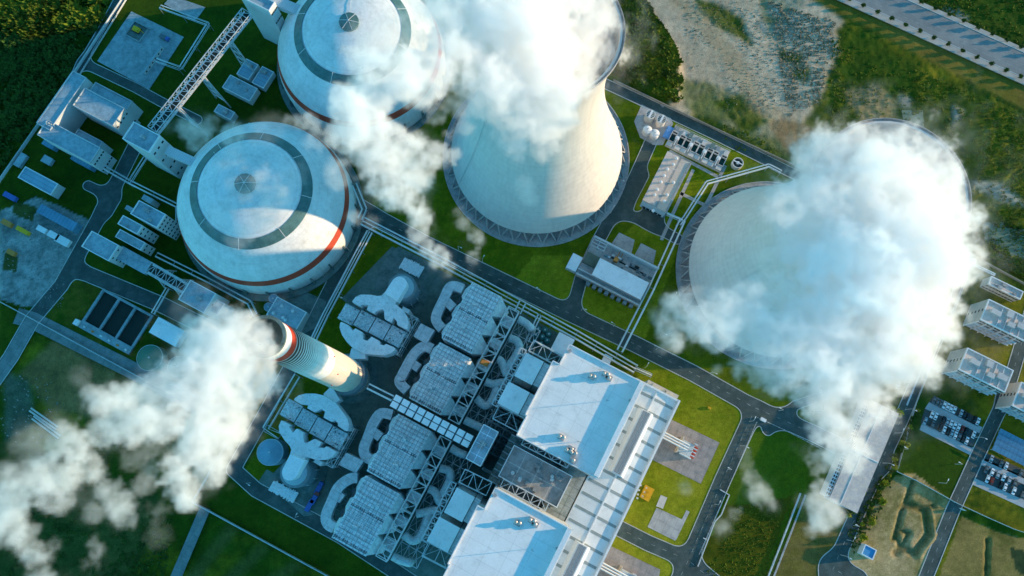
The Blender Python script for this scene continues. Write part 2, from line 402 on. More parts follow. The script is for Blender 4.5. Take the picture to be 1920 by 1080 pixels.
# right: sports and building plots
zone([(1680, 890), (1712, 885), (1790, 945), (1735, 1110), (1625, 1110), (1560, 1035)], (.17, .145, .05), (.38, .29, .15), nC * .7 + nD * .4, -1, 1.3, wob=1.5, h=.2)
zone([(1800, 965), (1870, 990), (1950, 1010), (1950, 1110), (1745, 1110)], (.09, .09, .02), (.20, .155, .05), nC, -1, 1.3, wob=2, h=.2)
zone([(1880, 1010), (1925, 1020), (1925, 1075), (1885, 1050)], (.01, .03, .012), (.03, .05, .02), nC, wob=4)
# left: yards
zone([(-20, 405), (60, 375), (160, 425), (105, 520), (60, 585), (-20, 560)], (.09, .13, .13), (.24, .28, .28), nC * .6 + nD * .6, -1, 1.4, wob=3, h=.2)
for q in ([(0, 480), (30, 490), (25, 520), (0, 515)], [(20, 380), (60, 400), (50, 425), (15, 410)]): zone(q, (.02, .045, .01), (.05, .07, .02), wob=4)
zone([(-20, 820), (200, 880), (330, 940), (260, 1110), (-20, 1110)], (.02, .05, .008), (.09, .10, .03), nC * .5 + nA * .7, -1, 1.8, wob=6, h=.3)
zone([(90, 640), (200, 680), (240, 735), (170, 790), (90, 770), (30, 700)], (.08, .075, .025), (.17, .12, .045), nC, -1, 1.2, wob=6, h=.3)
zone([(0, 690), (50, 720), (60, 800), (0, 830)], (.05, .08, .05), (.12, .14, .10), nC * .5 + nD * .7, -1, 2, wob=5, h=.3)
for i in range(5): zone([(430 + i * 62, 985 + i * 36), (452 + i * 62, 995 + i * 36), (352 + i * 66, 1130), (330 + i * 62, 1120)], (.05, .07, .015), (.10, .10, .035), nC, -1, 1.4, wob=1.5)
zone([(-60, -60), (235, -60), (238, -4), (150, 130), (0, 330), (-60, 400)], (.010, .038, .002), (.05, .075, .003), nC, -.6, 1.6, h=1.6)
fal = np.minimum.reduce([GX + 405, 425 - GX, GY + 135, 365 - GY]) / 25
# paved areas and building aprons keep the ground flat
_wild = ~(inside(SITE) | inside([(1500, 330), (1990, 560), (1990, 1130), (1400, 1130)]))
for _ in range(3):
    _b = (ALB * 2 + np.roll(ALB, 1, 0) + np.roll(ALB, -1, 0) + np.roll(ALB, 1, 1) + np.roll(ALB, -1, 1)) / 6; ALB[_wild] = _b[_wild]
FLAT = inside(SITE) | inside([(1500, 330), (1990, 560), (1990, 1130), (1400, 1130)])
HGT = rough * (np.clip(nE, -2, 2) * .55 + np.clip(nC, -2, 2) * .45 + .35 * np.clip(nD, -2, 2)) * np.where(FLAT, .0, 1.0)
d_ = G(1235, 95); HGT += np.where(inside(MOUND, 1), 1, 0) * 0
from_edge = inside(MOUND).astype(float)
for _ in range(9):
    from_edge = (from_edge + np.roll(from_edge, 1, 0) + np.roll(from_edge, -1, 0) + np.roll(from_edge, 1, 1) + np.roll(from_edge, -1, 1)) / 5
HGT += from_edge ** 2 * 3.0
HGT = np.where(FLAT, 0, HGT) - np.where(FLAT, 0, .9) * (1 - from_edge)
dig = near_line([(1705, 945), (1735, 955), (1742, 1000), (1715, 1035), (1695, 1028), (1680, 1035)], 2.6, .6) + near_line([(1680, 1000), (1690, 1030), (1705, 1000), (1692, 995)], 1.6, .5) + near_line([(1700, 950), (1750, 948)], 1.4, .4) + near_line([(1712, 900), (1690, 960), (1678, 1010)], 1.6, .6) + near_line([(1850, 1010), (1845, 1090)], 1.2, .6)
HGT -= np.clip(dig, 0, 1) * 1.1
ALB[:] = ALB * (1 - .65 * np.clip(dig, 0, 1))[..., None] + np.array((.03, .045, .012)) * (.65 * np.clip(dig, 0, 1))[..., None]
bank = near_line([(1712, 943), (1742, 950), (1750, 1003), (1722, 1042)], 1.6, .6); HGT += bank * .7
for c, rr in ((G(1880, 462), 1), ):
    pass
POND = [(1838, 432), (1870, 425), (1935, 430), (1935, 490), (1900, 482), (1870, 462), (1845, 452)]
pm = inside(POND, 1.5); HGT[pm] = -2.2
pm2 = inside([(1700, 215), (1722, 212), (1728, 232), (1705, 230)], 1.5); HGT[pm2] = -1.6
xs = np.concatenate([[-9000, -3000, -1200, -600], gx, [620, 1200, 3000, 9000]]); ys = np.concatenate([[-9000, -3000, -1000, -300], gy, [560, 1200, 3000, 9000]])
Hf = np.pad(HGT, 4, mode='constant', constant_values=-.9); Af = np.pad(ALB, ((4, 4), (4, 4), (0, 0)), mode='edge')
Af[:4] = Af[-4:] = (.03, .055, .004); Af[:, :4] = Af[:, -4:] = (.03, .055, .004)
XX, YY = np.meshgrid(xs, ys, indexing='ij'); nx, ny = XX.shape
me = bpy.data.meshes.new('ground'); co = np.stack([XX, YY, Hf], -1).reshape(-1, 3).astype(np.float32)
me.vertices.add(len(co)); me.vertices.foreach_set('co', co.ravel())
ii = (np.arange(nx - 1)[:, None] * ny + np.arange(ny - 1)[None]).ravel()
q = np.stack([ii, ii + ny, ii + ny + 1, ii + 1], -1).astype(np.int32)
me.loops.add(q.size); me.loops.foreach_set('vertex_index', q.ravel()); me.polygons.add(len(q))
me.polygons.foreach_set('loop_start', np.arange(0, q.size, 4, dtype=np.int32)); me.polygons.foreach_set('use_smooth', np.ones(len(q), bool))
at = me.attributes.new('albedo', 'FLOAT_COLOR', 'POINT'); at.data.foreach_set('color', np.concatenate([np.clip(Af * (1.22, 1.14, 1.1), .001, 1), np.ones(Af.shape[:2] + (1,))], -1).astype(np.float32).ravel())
me.update(calc_edges=True)
gm = bpy.data.materials.new('terrain'); gm.use_nodes = True; t = gm.node_tree; bs = t.nodes['Principled BSDF']; bs.inputs['Roughness'].default_value = .95; bs.inputs['Specular IOR Level'].default_value = .1
a_ = t.nodes.new('ShaderNodeAttribute'); a_.attribute_name = 'albedo'; ge = t.nodes.new('ShaderNodeNewGeometry')
f_ = None
for sc_, lo_, hi_ in ((1.3, .72, 1.3), (.35, .8, 1.2), (.06, .8, 1.2)):
    n_ = t.nodes.new('ShaderNodeTexNoise'); n_.inputs['Scale'].default_value = sc_; n_.inputs['Detail'].default_value = 5; n_.inputs['Roughness'].default_value = .65; t.links.new(ge.outputs['Position'], n_.inputs['Vector'])
    r_ = t.nodes.new('ShaderNodeMapRange'); r_.inputs[1].default_value = .3; r_.inputs[2].default_value = .7; r_.inputs[3].default_value = lo_; r_.inputs[4].default_value = hi_; t.links.new(n_.outputs[0], r_.inputs[0])
    if f_ is None:
        f_ = r_.outputs[0]
        bp = t.nodes.new('ShaderNodeBump'); bp.inputs['Strength'].default_value = .5; bp.inputs['Distance'].default_value = .15; t.links.new(n_.outputs[0], bp.inputs['Height']); t.links.new(bp.outputs[0], bs.inputs['Normal'])
    else:
        m_ = t.nodes.new('ShaderNodeMath'); m_.operation = 'MULTIPLY'; t.links.new(f_, m_.inputs[0]); t.links.new(r_.outputs[0], m_.inputs[1]); f_ = m_.outputs[0]
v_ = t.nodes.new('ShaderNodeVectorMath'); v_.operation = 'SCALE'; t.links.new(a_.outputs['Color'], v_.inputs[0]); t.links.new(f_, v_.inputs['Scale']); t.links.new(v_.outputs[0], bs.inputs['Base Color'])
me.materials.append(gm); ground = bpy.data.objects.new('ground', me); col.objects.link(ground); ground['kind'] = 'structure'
# added ridge, unseen beyond the frame: keeps the low sun off the apartments
hx = np.linspace(395, 620, 46); hy = np.linspace(-260, 150, 83); HX, HY = np.meshgrid(hx, hy, indexing='ij'); nh_ = noise2(HX.shape, 1.7, 77)
HZ = 54 * (1 / (1 + np.exp((10 - HY) / 20))) * np.exp(-((HX - 500) / 42) ** 2) * (1 / (1 + np.exp((HY - 62) / 7))) * (1 + .10 * nh_) - 1 ; nyh = HX.shape[1]
ii = (np.arange(45)[:, None] * nyh + np.arange(nyh - 1)[None]).ravel(); me = bpy.data.meshes.new('shade_ridge'); me.from_pydata(np.stack([HX, HY, HZ], -1).reshape(-1, 3).tolist(), [], np.stack([ii, ii + nyh, ii + nyh + 1, ii + 1], -1).tolist())
me.materials.append(M('shade_ridge_green', (.02, .05, .006), var=.5, c2=(.05, .08, .01))); o = bpy.data.objects.new('shade_ridge', me); col.objects.link(o); o['kind'] = 'structure'
MB().sheet([(u, v) for u, v in pts([(1820, 415), (1950, 415), (1950, 500), (1880, 490), (1830, 460)])], -1.3).build('pond', WATERP, kind='structure')
MB().sheet(pts([(1692, 205), (1732, 205), (1735, 238), (1698, 236)]), -1.25).build('pond', WATERP, kind='structure')

# ------------------------------------------------------------------ roads from one smooth distance field, kerbs on its outline
ROADS = [  # (path in the photograph, width in m)
    ([(560, 300), (640, 362), (690, 398), (800, 458), (980, 545), (1100, 603), (1190, 645), (1300, 700), (1410, 762), (1530, 815), (1600, 850), (1652, 868)], 9.5),
    ([(1412, 775), (1355, 900), (1293, 1045), (1262, 1110)], 9.0),
    ([(1150, 985), (1215, 1018), (1290, 1050), (1350, 1100)], 8.5),
    ([(1120, 150), (1180, 178), (1330, 248), (1480, 322), (1560, 360)], 6.5),
    ([(1222, 262), (1185, 345), (1150, 400), (1120, 455), (1090, 520), (1075, 575)], 7.5),
    ([(1148, 398), (1205, 412), (1270, 448)], 6.5), ([(1207, 330), (1180, 380)], 5),
    ([(1212, 415), (1216, 385)], 5), ([(1232, 424), (1240, 398)], 4.5),
    ([(1800, 520), (1765, 610), (1718, 720), (1690, 785), (1640, 890), (1575, 1035), (1545, 1110)], 8.0),
    ([(1940, 560), (1885, 745), (1835, 850), (1785, 960), (1725, 1110)], 7.5),
    ([(1885, 745), (1960, 790)], 7), ([(1605, 1090), (1560, 1065)], 14),
    ([(690, 408), (655, 470), (560, 660), (500, 770), (438, 880), (480, 918), (640, 1005), (800, 1110)], 8.0),
    ([(255, 270), (190, 400), (115, 535), (60, 600), (20, 670), (-30, 740)], 9.0),
    ([(160, 512), (300, 570), (400, 620), (470, 670)], 9.0),
    ([(165, 348), (215, 372), (200, 395)], 6), ([(160, 120), (255, 165), (300, 190), (370, 225)], 6),
    ([(225, -10), (190, 55), (140, 140)], 4.5), 
    ([(1040, 740), (960, 720)], 1.0),
    ([(1440, 808), (1490, 760), (1550, 740)], 5),
]
RS = .7
rx = np.arange(-360, 400, RS); ry = np.arange(-120, 330, RS); RX, RY = np.meshgrid(rx, ry, indexing='ij')
acc = np.full(RX.shape, 1e3)
def smin(a, b, k):
    h = np.clip(.5 + .5 * (b - a) / k, 0, 1); return b * (1 - h) + a * h - k * h * (1 - h)
for path, w in ROADS:
    P = [G(*p) for p in path]; d = np.full(RX.shape, 1e3)
    for a, b in zip(P, P[1:]):
        l = (b.x - a.x) ** 2 + (b.y - a.y) ** 2; t_ = np.clip(((RX - a.x) * (b.x - a.x) + (RY - a.y) * (b.y - a.y)) / l, 0, 1)
        d = np.minimum(d, np.hypot(RX - a.x - t_ * (b.x - a.x), RY - a.y - t_ * (b.y - a.y)) - w / 2)
    acc = smin(acc, d, 7.0)
def clip_field(F, X, Y):
    """the part of the grid where F < 0 as polygons, and its outline as segments"""
    V, Fc, seg, idx = [], [], [], {}
    def vid(k, p):
        if k not in idx: idx[k] = len(V); V.append(p)
        return idx[k]
    neg = F < 0
    cells = np.argwhere(neg[:-1, :-1] | neg[1:, :-1] | neg[:-1, 1:] | neg[1:, 1:])
    for i, j in cells:
        cs = [(i, j), (i + 1, j), (i + 1, j + 1), (i, j + 1)]; poly = []; cut = []
        for k in range(4):
            a, b = cs[k], cs[(k + 1) % 4]; fa, fb = F[a], F[b]
            if fa < 0: poly.append(vid(a, (X[a], Y[a])))
            if (fa < 0) != (fb < 0):
                t = fa / (fa - fb); key = (min(a, b), max(a, b)); v = vid(key, (X[a] + (X[b] - X[a]) * t, Y[a] + (Y[b] - Y[a]) * t)); poly.append(v); cut.append(v)
        if len(poly) >= 3: Fc.append(poly)
        if len(cut) == 2: seg.append((cut[0], cut[1]))
        elif len(cut) == 4: seg += [(cut[0], cut[1]), (cut[2], cut[3])]
    return V, Fc, seg
Vr, Fr, Sr = clip_field(acc, RX, RY)
me = bpy.data.meshes.new('road'); me.from_pydata([(x, y, .05) for x, y in Vr], [], Fr); me.materials.append(ASPH); o = bpy.data.objects.new('road', me); col.objects.link(o); o['kind'] = 'structure'
kv, kf = [], []
for a, b in Sr:
    p, q_ = Vector(Vr[a]), Vector(Vr[b]); d = q_ - p
    if d.length < 1e-4: continue
    d.normalize(); n = Vector((-d.y, d.x)) * .22; p = p - d * .05; q_ = q_ + d * .05; s0 = len(kv)
    kv += [(*(p - n), .02), (*(q_ - n), .02), (*(q_ + n), .02), (*(p + n), .02), (*(p - n), .18), (*(q_ - n), .18), (*(q_ + n), .18), (*(p + n), .18)]
    kf += [tuple(s0 + i for i in f) for f in ((4, 5, 6, 7), (0, 1, 5, 4), (3, 7, 6, 2))]
me = bpy.data.meshes.new('kerb'); me.from_pydata(kv, [], kf); me.materials.append(KERB); o = bpy.data.objects.new('kerb', me); col.objects.link(o); o['kind'] = 'structure'
PALER = M('pale_concrete_road', (.20, .24, .24), var=.2, scale=.1, c2=(.14, .18, .18), patch=.5, lines=(6, 6), lc=.85)
for i_, (q_, w_) in enumerate((([(30, 592), (60, 600), (150, 645), (290, 715), (420, 790)], 9.5), ([(385, 952), (318, 1110)], 6.0), ([(60, 600), (20, 670), (-30, 745)], 8))):
    MB().duct(pts(q_), w_, -.05, .08 + .02 * i_).build('concrete_road', PALER, kind='structure', flat=True)
mk = MB()
for k in (0, 1, 2, 9, 10, 12):
    P = [G(*p) for p in ROADS[k][0]]
    for a, b in zip(P, P[1:]):
        L_ = (b - a).length; d = (b - a) / max(L_, .01); s_ = 2.0
        while s_ + 2 < L_:
            p, q_ = a + d * s_, a + d * (s_ + 2.2); s_ += 6.5
            n = Vector((-d.y, d.x, 0)) * .1; c4 = [p - n, q_ - n, q_ + n, p + n]
            mk.sheet([(c.x * CU + c.y * SU, -c.x * SU + c.y * CU) for c in c4], .075)
mk.build('road_marking', LINE, kind='structure', flat=True)
# highway
P0, P1 = U(1500, -40), U(1990, 195)
H0, H1 = G(1480, -50), G(1960, 168); dh = (H1 - H0).normalized(); nh = Vector((-dh.y, dh.x, 0))
def hquad(mb, off0, off1, z, z1=None, s0=-150, s1=None):
    a, b = H0 + dh * s0, H1 + dh * 150
    c4 = [a + nh * off0, b + nh * off0, b + nh * off1, a + nh * off1]; pl = [(c.x * CU + c.y * SU, -c.x * SU + c.y * CU) for c in c4]
    return mb.sheet(pl, z) if z1 is None else mb.prism(pl, z, z1)
HWY = M('worn_highway_asphalt', (.25, .25, .24), rough=.9, var=.15, scale=.05, c2=(.19, .2, .2), patch=.5, fine=1.5)
PAVE = M('pavement_slab', (.40, .37, .33), var=.18)
hquad(MB(), 1.5, 17.5, -.3, .12).build('highway', HWY, kind='structure', flat=True)
hquad(MB(), -3.2, 1.2, -.3, .25).build('pavement', PAVE, kind='structure', flat=True)
hquad(MB(), 17.8, 20.6, -.3, .25).build('pavement', PAVE, kind='structure', flat=True)
mb = MB(); hquad(mb, 1.2, 1.5, -.3, .33); hquad(mb, 17.5, 17.8, -.3, .33); mb.build('kerb', KERB, kind='structure', flat=True)
mb = MB()
for off in (5.5, 9.4, 13.5):
    hquad(mb, off, off + .15, .14)
mb.build('road_marking', LINE, kind='structure', flat=True)
ORD = ['first', 'second', 'third', 'fourth', 'fifth', 'sixth', 'seventh', 'eighth', 'ninth', 'tenth', 'eleventh', 'twelfth', 'thirteenth', 'fourteenth', 'fifteenth', 'sixteenth', 'seventeenth', 'eighteenth', 'nineteenth', 'twentieth',
       'twenty-first', 'twenty-second', 'twenty-third', 'twenty-fourth', 'twenty-fifth', 'twenty-sixth', 'twenty-seventh', 'twenty-eighth', 'twenty-ninth', 'thirtieth', 'thirty-first', 'thirty-second', 'thirty-third', 'thirty-fourth', 'thirty-fifth', 'thirty-sixth', 'thirty-seventh', 'thirty-eighth', 'thirty-ninth', 'fortieth']
def xy2uv(x, y): return (x * CU + y * SU, -x * SU + y * CU)

# ------------------------------------------------------------------ cooling towers
def cooling_tower(x, y, label):
    u, v = xy2uv(x, y); T = thing('cooling_tower', label, 'cooling tower', u, v, 0, 'hyperbolic cooling towers')
    def rr(z): return 29 * math.sqrt(1 + ((z - 115) / (78.8 if z > 115 else 73.0)) ** 2)
    zs = [9 + 138 * i / 46 for i in range(47)]
    MB().lathe(u, v, [(rr(z), z) for z in zs] + [(rr(147) - .9, 147.0)] + [(rr(z) - .9, z) for z in zs[::-1]] + [(rr(9), 9)], 128).build('shell', SHELL, T, smooth=True)
    MB().lathe(u, v, [(rr(147) + .02, 145.4), (rr(147) + 1.2, 145.9), (rr(147) + 1.2, 147.5), (rr(147) + 1.0, 147.5), (rr(147) + 1.0, 146.4), (rr(147) + .02, 146.4)], 128).build('rim', CONC, T, smooth=True)
    MB().lathe(u, v, [(56.9, -.1), (56.9, .9), (56.3, .9), (56.3, .25), (47.0, .25), (47.0, -.1)], 96).build('apron', CONC, T)
    MB().lathe(u, v, [(48.2, .3), (48.2, 4.5), (47.6, 4.5), (47.6, 3.6), (.1, 3.6)], 64).build('water_basin', DARK, T)
    MB().lathe(u, v, [(48.8, 10.5), (.1, 10.5)], 48).build('spray_deck', INNER, T)
    n = 40
    for k in range(n):
        a = 2 * math.pi * (k + .5) / n; h = math.pi / n * .86
        for s in (-1, 1):
            p = (u + 54.2 * math.cos(a + s * math.pi / n * .12), v + 54.2 * math.sin(a + s * math.pi / n * .12), .2); q = (u + (rr(9) - .5) * math.cos(a + s * h), v + (rr(9) - .5) * math.sin(a + s * h), 9.3)
            MB().tube(p, q, .48, 6).build('leg', CONC, T)
    a = R_(205) - TH
    m = MB()
    for i in range(len(zs) - 1):
        for o in (-.35, .35): m.tube((u + (rr(zs[i]) + .4) * math.cos(a + o / 50), v + (rr(zs[i]) + .4) * math.sin(a + o / 50), zs[i]), (u + (rr(zs[i + 1]) + .4) * math.cos(a + o / 50), v + (rr(zs[i + 1]) + .4) * math.sin(a + o / 50), zs[i + 1]), .07, 4)
    m.build('ladder', STEEL, T)
    return T
cooling_tower(18, 176, 'concrete cooling tower next to the storage domes, half sunlit and half in blue shade')
cooling_tower(157, 103.4, 'concrete cooling tower beside the apartment blocks, almost buried in its own steam')

# ------------------------------------------------------------------ coal domes
def coal_dome(x, y, label, a0=0.0):
    u, v = xy2uv(x, y); T = thing('storage_dome', label, 'storage dome', u, v, 0, 'domed coal stores')
    R0, zw, zt = 50.5, 10.0, 50.0
    zf = lambda r: zw + (zt - zw) * math.sqrt(max(0, 1 - (r / R0) ** 2))
    DOME = M('dome_roof', (.70, .71, .71), var=.12, scale=.07, fvar=.05, c2=(.58, .59, .58), patch=.57, streak=.10, lines=(0, 0, 3.4), lc=.93)
    MB().lathe(u, v, [(54.5, -.1), (54.5, 1.2), (R0 + .4, 1.2), (R0 + .4, -.1)], 96).build('base_ring', CONCD, T)
    MB().lathe(u, v, [(R0, 0), (R0, zw)], 128).build('wall', DOME, T, smooth=True)
    MB().lathe(u, v, [(R0, zw)] + [(r, zf(r)) for r in [50.3, 50, 49.5, 49, 48.3, 47.5, 46.5, 45, 42, 39, 36, 33, 30, 27, 24, 21, 18, 15, 12, 9, 6, 5.4]], 128).build('roof', DOME, T, smooth=True)
    MB().lathe(u, v, [(r, zf(r) + .12) for r in (49.35, 49.0, 48.6, 48.1, 47.7)], 128).build('stripe', REDD, T, smooth=True)
    MB().lathe(u, v, [(33.6, zf(33.6) - .1), (33.6, zf(33.6) + .45)] + [(r, zf(r) + .45) for r in (32.5, 31, 29.8)] + [(28.6, zf(28.6) + .45), (28.6, zf(28.6) - .1)], 96).build('skylight_ring', GLZ, T, smooth=True)
    for k in range(8):
        a = a0 + k * math.pi / 4
        MB().tube((u + 34.2 * math.cos(a), v + 34.2 * math.sin(a), zf(34.2) + .5), (u + 28.4 * math.cos(a), v + 28.4 * math.sin(a), zf(28.4) + .6), .16, 4).build('glazing_bar', WALLW, T)
    cp = MB().lathe(u, v, [(5.6, zf(5.6)), (5.6, zf(5.6) + 1.6), (2.8, zt + 2.1), (.05, zt + 2.6)], 16).build('cupola', GLZ, T)
    for k in range(6):
        a = a0 + .2 + k * math.pi / 3
        MB().tube((u + 5.7 * math.cos(a), v + 5.7 * math.sin(a), zf(5.6) + 1.7), (u, v, zt + 2.75), .13, 4).build('cupola_rib', WALLW, cp)
    for a in (a0 + 1.9, a0 + 2.5):
        m = MB()
        rs = [5.6, 12, 20, 28, 36, 42, 47]
        for i in range(6): m.tube((u + rs[i] * math.cos(a), v + rs[i] * math.sin(a), zf(rs[i]) + .55), (u + rs[i + 1] * math.cos(a), v + rs[i + 1] * math.sin(a), zf(rs[i + 1]) + .55), .12, 4)
        m.build('roof_cable', WALLW, T)
    for k in range(24):
        a = k * math.pi / 12
        MB().hexa([(u + r * math.cos(a + o / r), v + r * math.sin(a + o / r), z) for z, rr_ in ((0, (R0, R0 + 2.4)), (9, (R0, R0 + .6))) for r, o in ((rr_[0], -.5), (rr_[1], -.5), (rr_[1], .5), (rr_[0], .5))]).build('buttress', CONCD, T)
    return T
coal_dome(-140, 140.5, 'white storage dome wholly in frame, with a dark skylight ring and red rim stripe', .35)
coal_dome(-88.5, 236.0, 'white storage dome cut by the top edge, partly covered by drifting steam', .15)

# ------------------------------------------------------------------ chimney
def chimney():
    x, y = -88.2, 41.3; u, v = xy2uv(x, y); T = thing('chimney', 'tall round chimney with a red band and dark rings, pouring steam', 'chimney', u, v)
    f = lambda z: 10.0 - 2.7 * min(1, z / 166)
    CREAM = M('chimney_paint_cream', (.66, .57, .47), var=.10, streak=.12); CW = M('chimney_paint_white', (.74, .74, .73), var=.10, streak=.10); RINGD = M('chimney_ring_dark', (.06, .045, .035), var=.2)
    def seg(name, z0, z1, m, e=0.0, par=T):
        k = max(1, int((z1 - z0) / 8)); return MB().lathe(u, v, [(f(z0 + (z1 - z0) * i / k) + e, z0 + (z1 - z0) * i / k) for i in range(k + 1)], 64).build(name, m, par, smooth=True)
    seg('lower_shaft', 0, 86, CREAM); seg('upper_shaft', 86, 166, CW)
    seg('red_band', 150.5, 157.0, RED, .06)
    z = 149.6
    for k, w in enumerate((2.7, 2.2, 1.8, 1.45, 1.15, .9, .7, .55, .4, .3, .22)):
        seg('dark_ring', z - w, z, RINGD, .05); z -= w + 1.15 + k * .16
    MB().lathe(u, v, [(f(166) + .5, 165.2), (f(166) + .5, 166.6), (f(166) - .7, 166.6), (f(166) - .7, 158), (.1, 158)], 48).build('lip', CONCD, T)
    for z in (14, 22):
        m = MB().lathe(u, v, [(f(z), z - .3), (f(z) + 1.5, z - .3), (f(z) + 1.5, z), (f(z), z)], 48)
        for k in range(24):
            a = k * math.pi / 12; m.tube((u + (f(z) + 1.4) * math.cos(a), v + (f(z) + 1.4) * math.sin(a), z), (u + (f(z) + 1.4) * math.cos(a), v + (f(z) + 1.4) * math.sin(a), z + 1.2), .06, 4)
        m.lathe(u, v, [(f(z) + 1.42, z + 1.15), (f(z) + 1.5, z + 1.25), (f(z) + 1.38, z + 1.25)], 48); m.build('platform', STEELD, T)
    for k in range(7): unit_box('aircraft_lamp', RED, .5, .5, .6, T, (u + (f(60 + k * 14) + .2) * math.cos(-.9 + k * .8), v + (f(60 + k * 14) + .2) * math.sin(-.9 + k * .8), 60 + k * 14))
    MB().lathe(u, v, [(14.5, -.1), (14.5, .35), (9.3, .35)], 48).build('base_slab', CONCD, T)
chimney()

# ------------------------------------------------------------------ electrostatic precipitators
def esp(a, c, label):
    Z = 28.0; u0, v0, u1, v1 = rc(a, c, Z); T = thing('dust_precipitator', label, 'precipitator', (u0 + u1) / 2, (v0 + v1) / 2, 0, 'dust precipitators in a row')
    rnd = random.Random(int(a[0])); nb = 3
    ESPW = M('precipitator_casing', (.62, .66, .68), var=.2, scale=.3, c2=(.45, .50, .52), patch=.56)
    MB().box(u0, v0, u1, v1, 9, Z - .4).build('casing', ESPW, T)
    r = MB().box(u0 - .1, v0 - .1, u1 + .1, v1 + .1, Z - .4, Z).build('roof', ESPR, T)
    for i in range(nb):
        b0 = v0 + (v1 - v0) * i / nb + .2; b1 = v0 + (v1 - v0) * (i + 1) / nb - .2; m = (b1 - b0)
        MB().hexa([(u1, b0, 7), (u1 + 6.2, b0 + m * .32, 13), (u1 + 6.2, b1 - m * .32, 13), (u1, b1, 7), (u1, b0, Z - 1), (u1 + 6.2, b0 + m * .32, 19), (u1 + 6.2, b1 - m * .32, 19), (u1, b1, Z - 1)]).build('inlet_nozzle', ESPW, T)
        MB().hexa([(u0 - 3.2, b0 + m * .3, 10), (u0, b0, 7), (u0, b1, 7), (u0 - 3.2, b1 - m * .3, 10), (u0 - 3.2, b0 + m * .3, 17), (u0, b0, Z - 1.5), (u0, b1, Z - 1.5), (u0 - 3.2, b1 - m * .3, 17)]).build('outlet_nozzle', ESPW, T)
        nh = 3
        for j in range(nh):
            h0 = u0 + (u1 - u0) * j / nh + .2; h1 = u0 + (u1 - u0) * (j + 1) / nh - .2; mu_, mv_ = (h0 + h1) / 2, (b0 + b1) / 2
            MB().hexa([(mu_ - .6, mv_ - .6, 2.5), (mu_ + .6, mv_ - .6, 2.5), (mu_ + .6, mv_ + .6, 2.5), (mu_ - .6, mv_ + .6, 2.5), (h0, b0, 9), (h1, b0, 9), (h1, b1, 9), (h0, b1, 9)]).build('hopper', ESPW, T)
    rows = 14
    for k in range(rows):
        vv = v0 + (v1 - v0) * (k + .5) / rows; m = MB()
        m.box(u0 + .3, vv - .14, u1 - .3, vv + .14, Z, Z + .22) if k % 2 else m.box(u0 + .3, vv - .32, u1 - .3, vv - .2, Z, Z + .5)
        n = int((u1 - u0) / 1.25)
        for j in range(n):
            if (j % 4) == 3 and rnd.random() < .7: continue
            x = u0 + .8 + (u1 - u0 - 1.6) * j / (n - 1); s_ = rnd.uniform(.16, .30)
            m.box(x - s_, vv + .1, x + s_, vv + .1 + s_ * 3.4, Z, Z + rnd.uniform(.3, 1.0))
            if rnd.random() < .45: m.cyl(x + rnd.uniform(-.3, .3), vv - .5, Z, Z + rnd.uniform(.6, 1.6), .2, 6)
        m.build('rapper_row', DARKM if k % 7 == 0 else STEEL if k % 2 else DUCTW, T)
    for k in range(2):
        x, y = u0 + (u1 - u0) * rnd.uniform(.3, .7), v0 + (v1 - v0) * (.3 + .4 * k)
        MB().box(x - 1.0, y - .6, x + 1.0, y + .6, Z, Z + 1.8).cyl(x - .6, y, Z + 2, Z + 2.8, .3, 8).cyl(x + .6, y, Z + 2, Z + 2.8, .3, 8).build('transformer', WALLW, T)
    m = MB()
    for q in ((u0, v0, u1, v0), (u0, v1, u1, v1), (u0, v0, u0, v1), (u1, v0, u1, v1)):
        m.tube((q[0], q[1], Z + 1.1), (q[2], q[3], Z + 1.1), .07, 4)
    m.build('handrail', STEEL, T)
    MB().frame(u0 + .3, v0 + .3, u1 - .3, v1 - .3, 0, 8.9, 3, 3, 1, .35, False).build('support_frame', STEELD, T)
RUST = M('rusty_paint', (.30, .17, .08), var=.3)
ESPR = M('precipitator_roof', (.78, .82, .83), var=.22, scale=.35, c2=(.54, .60, .62), patch=.56, lines=(2.1, 2.25), lc=.60)
DARKM = M('machine_grey', (.12, .16, .18), var=.3)
esp((886, 529), (884, 663), 'uppermost precipitator block in the row, next to the long pipe rack')
esp((825, 642), (826, 778), 'precipitator block just above the white panelled conveyor roof')
esp((747, 776), (750, 917), 'precipitator block just below the white panelled conveyor roof')
esp((686, 892), (686, 1043), 'lowest precipitator block in the row, nearest the boundary fence')

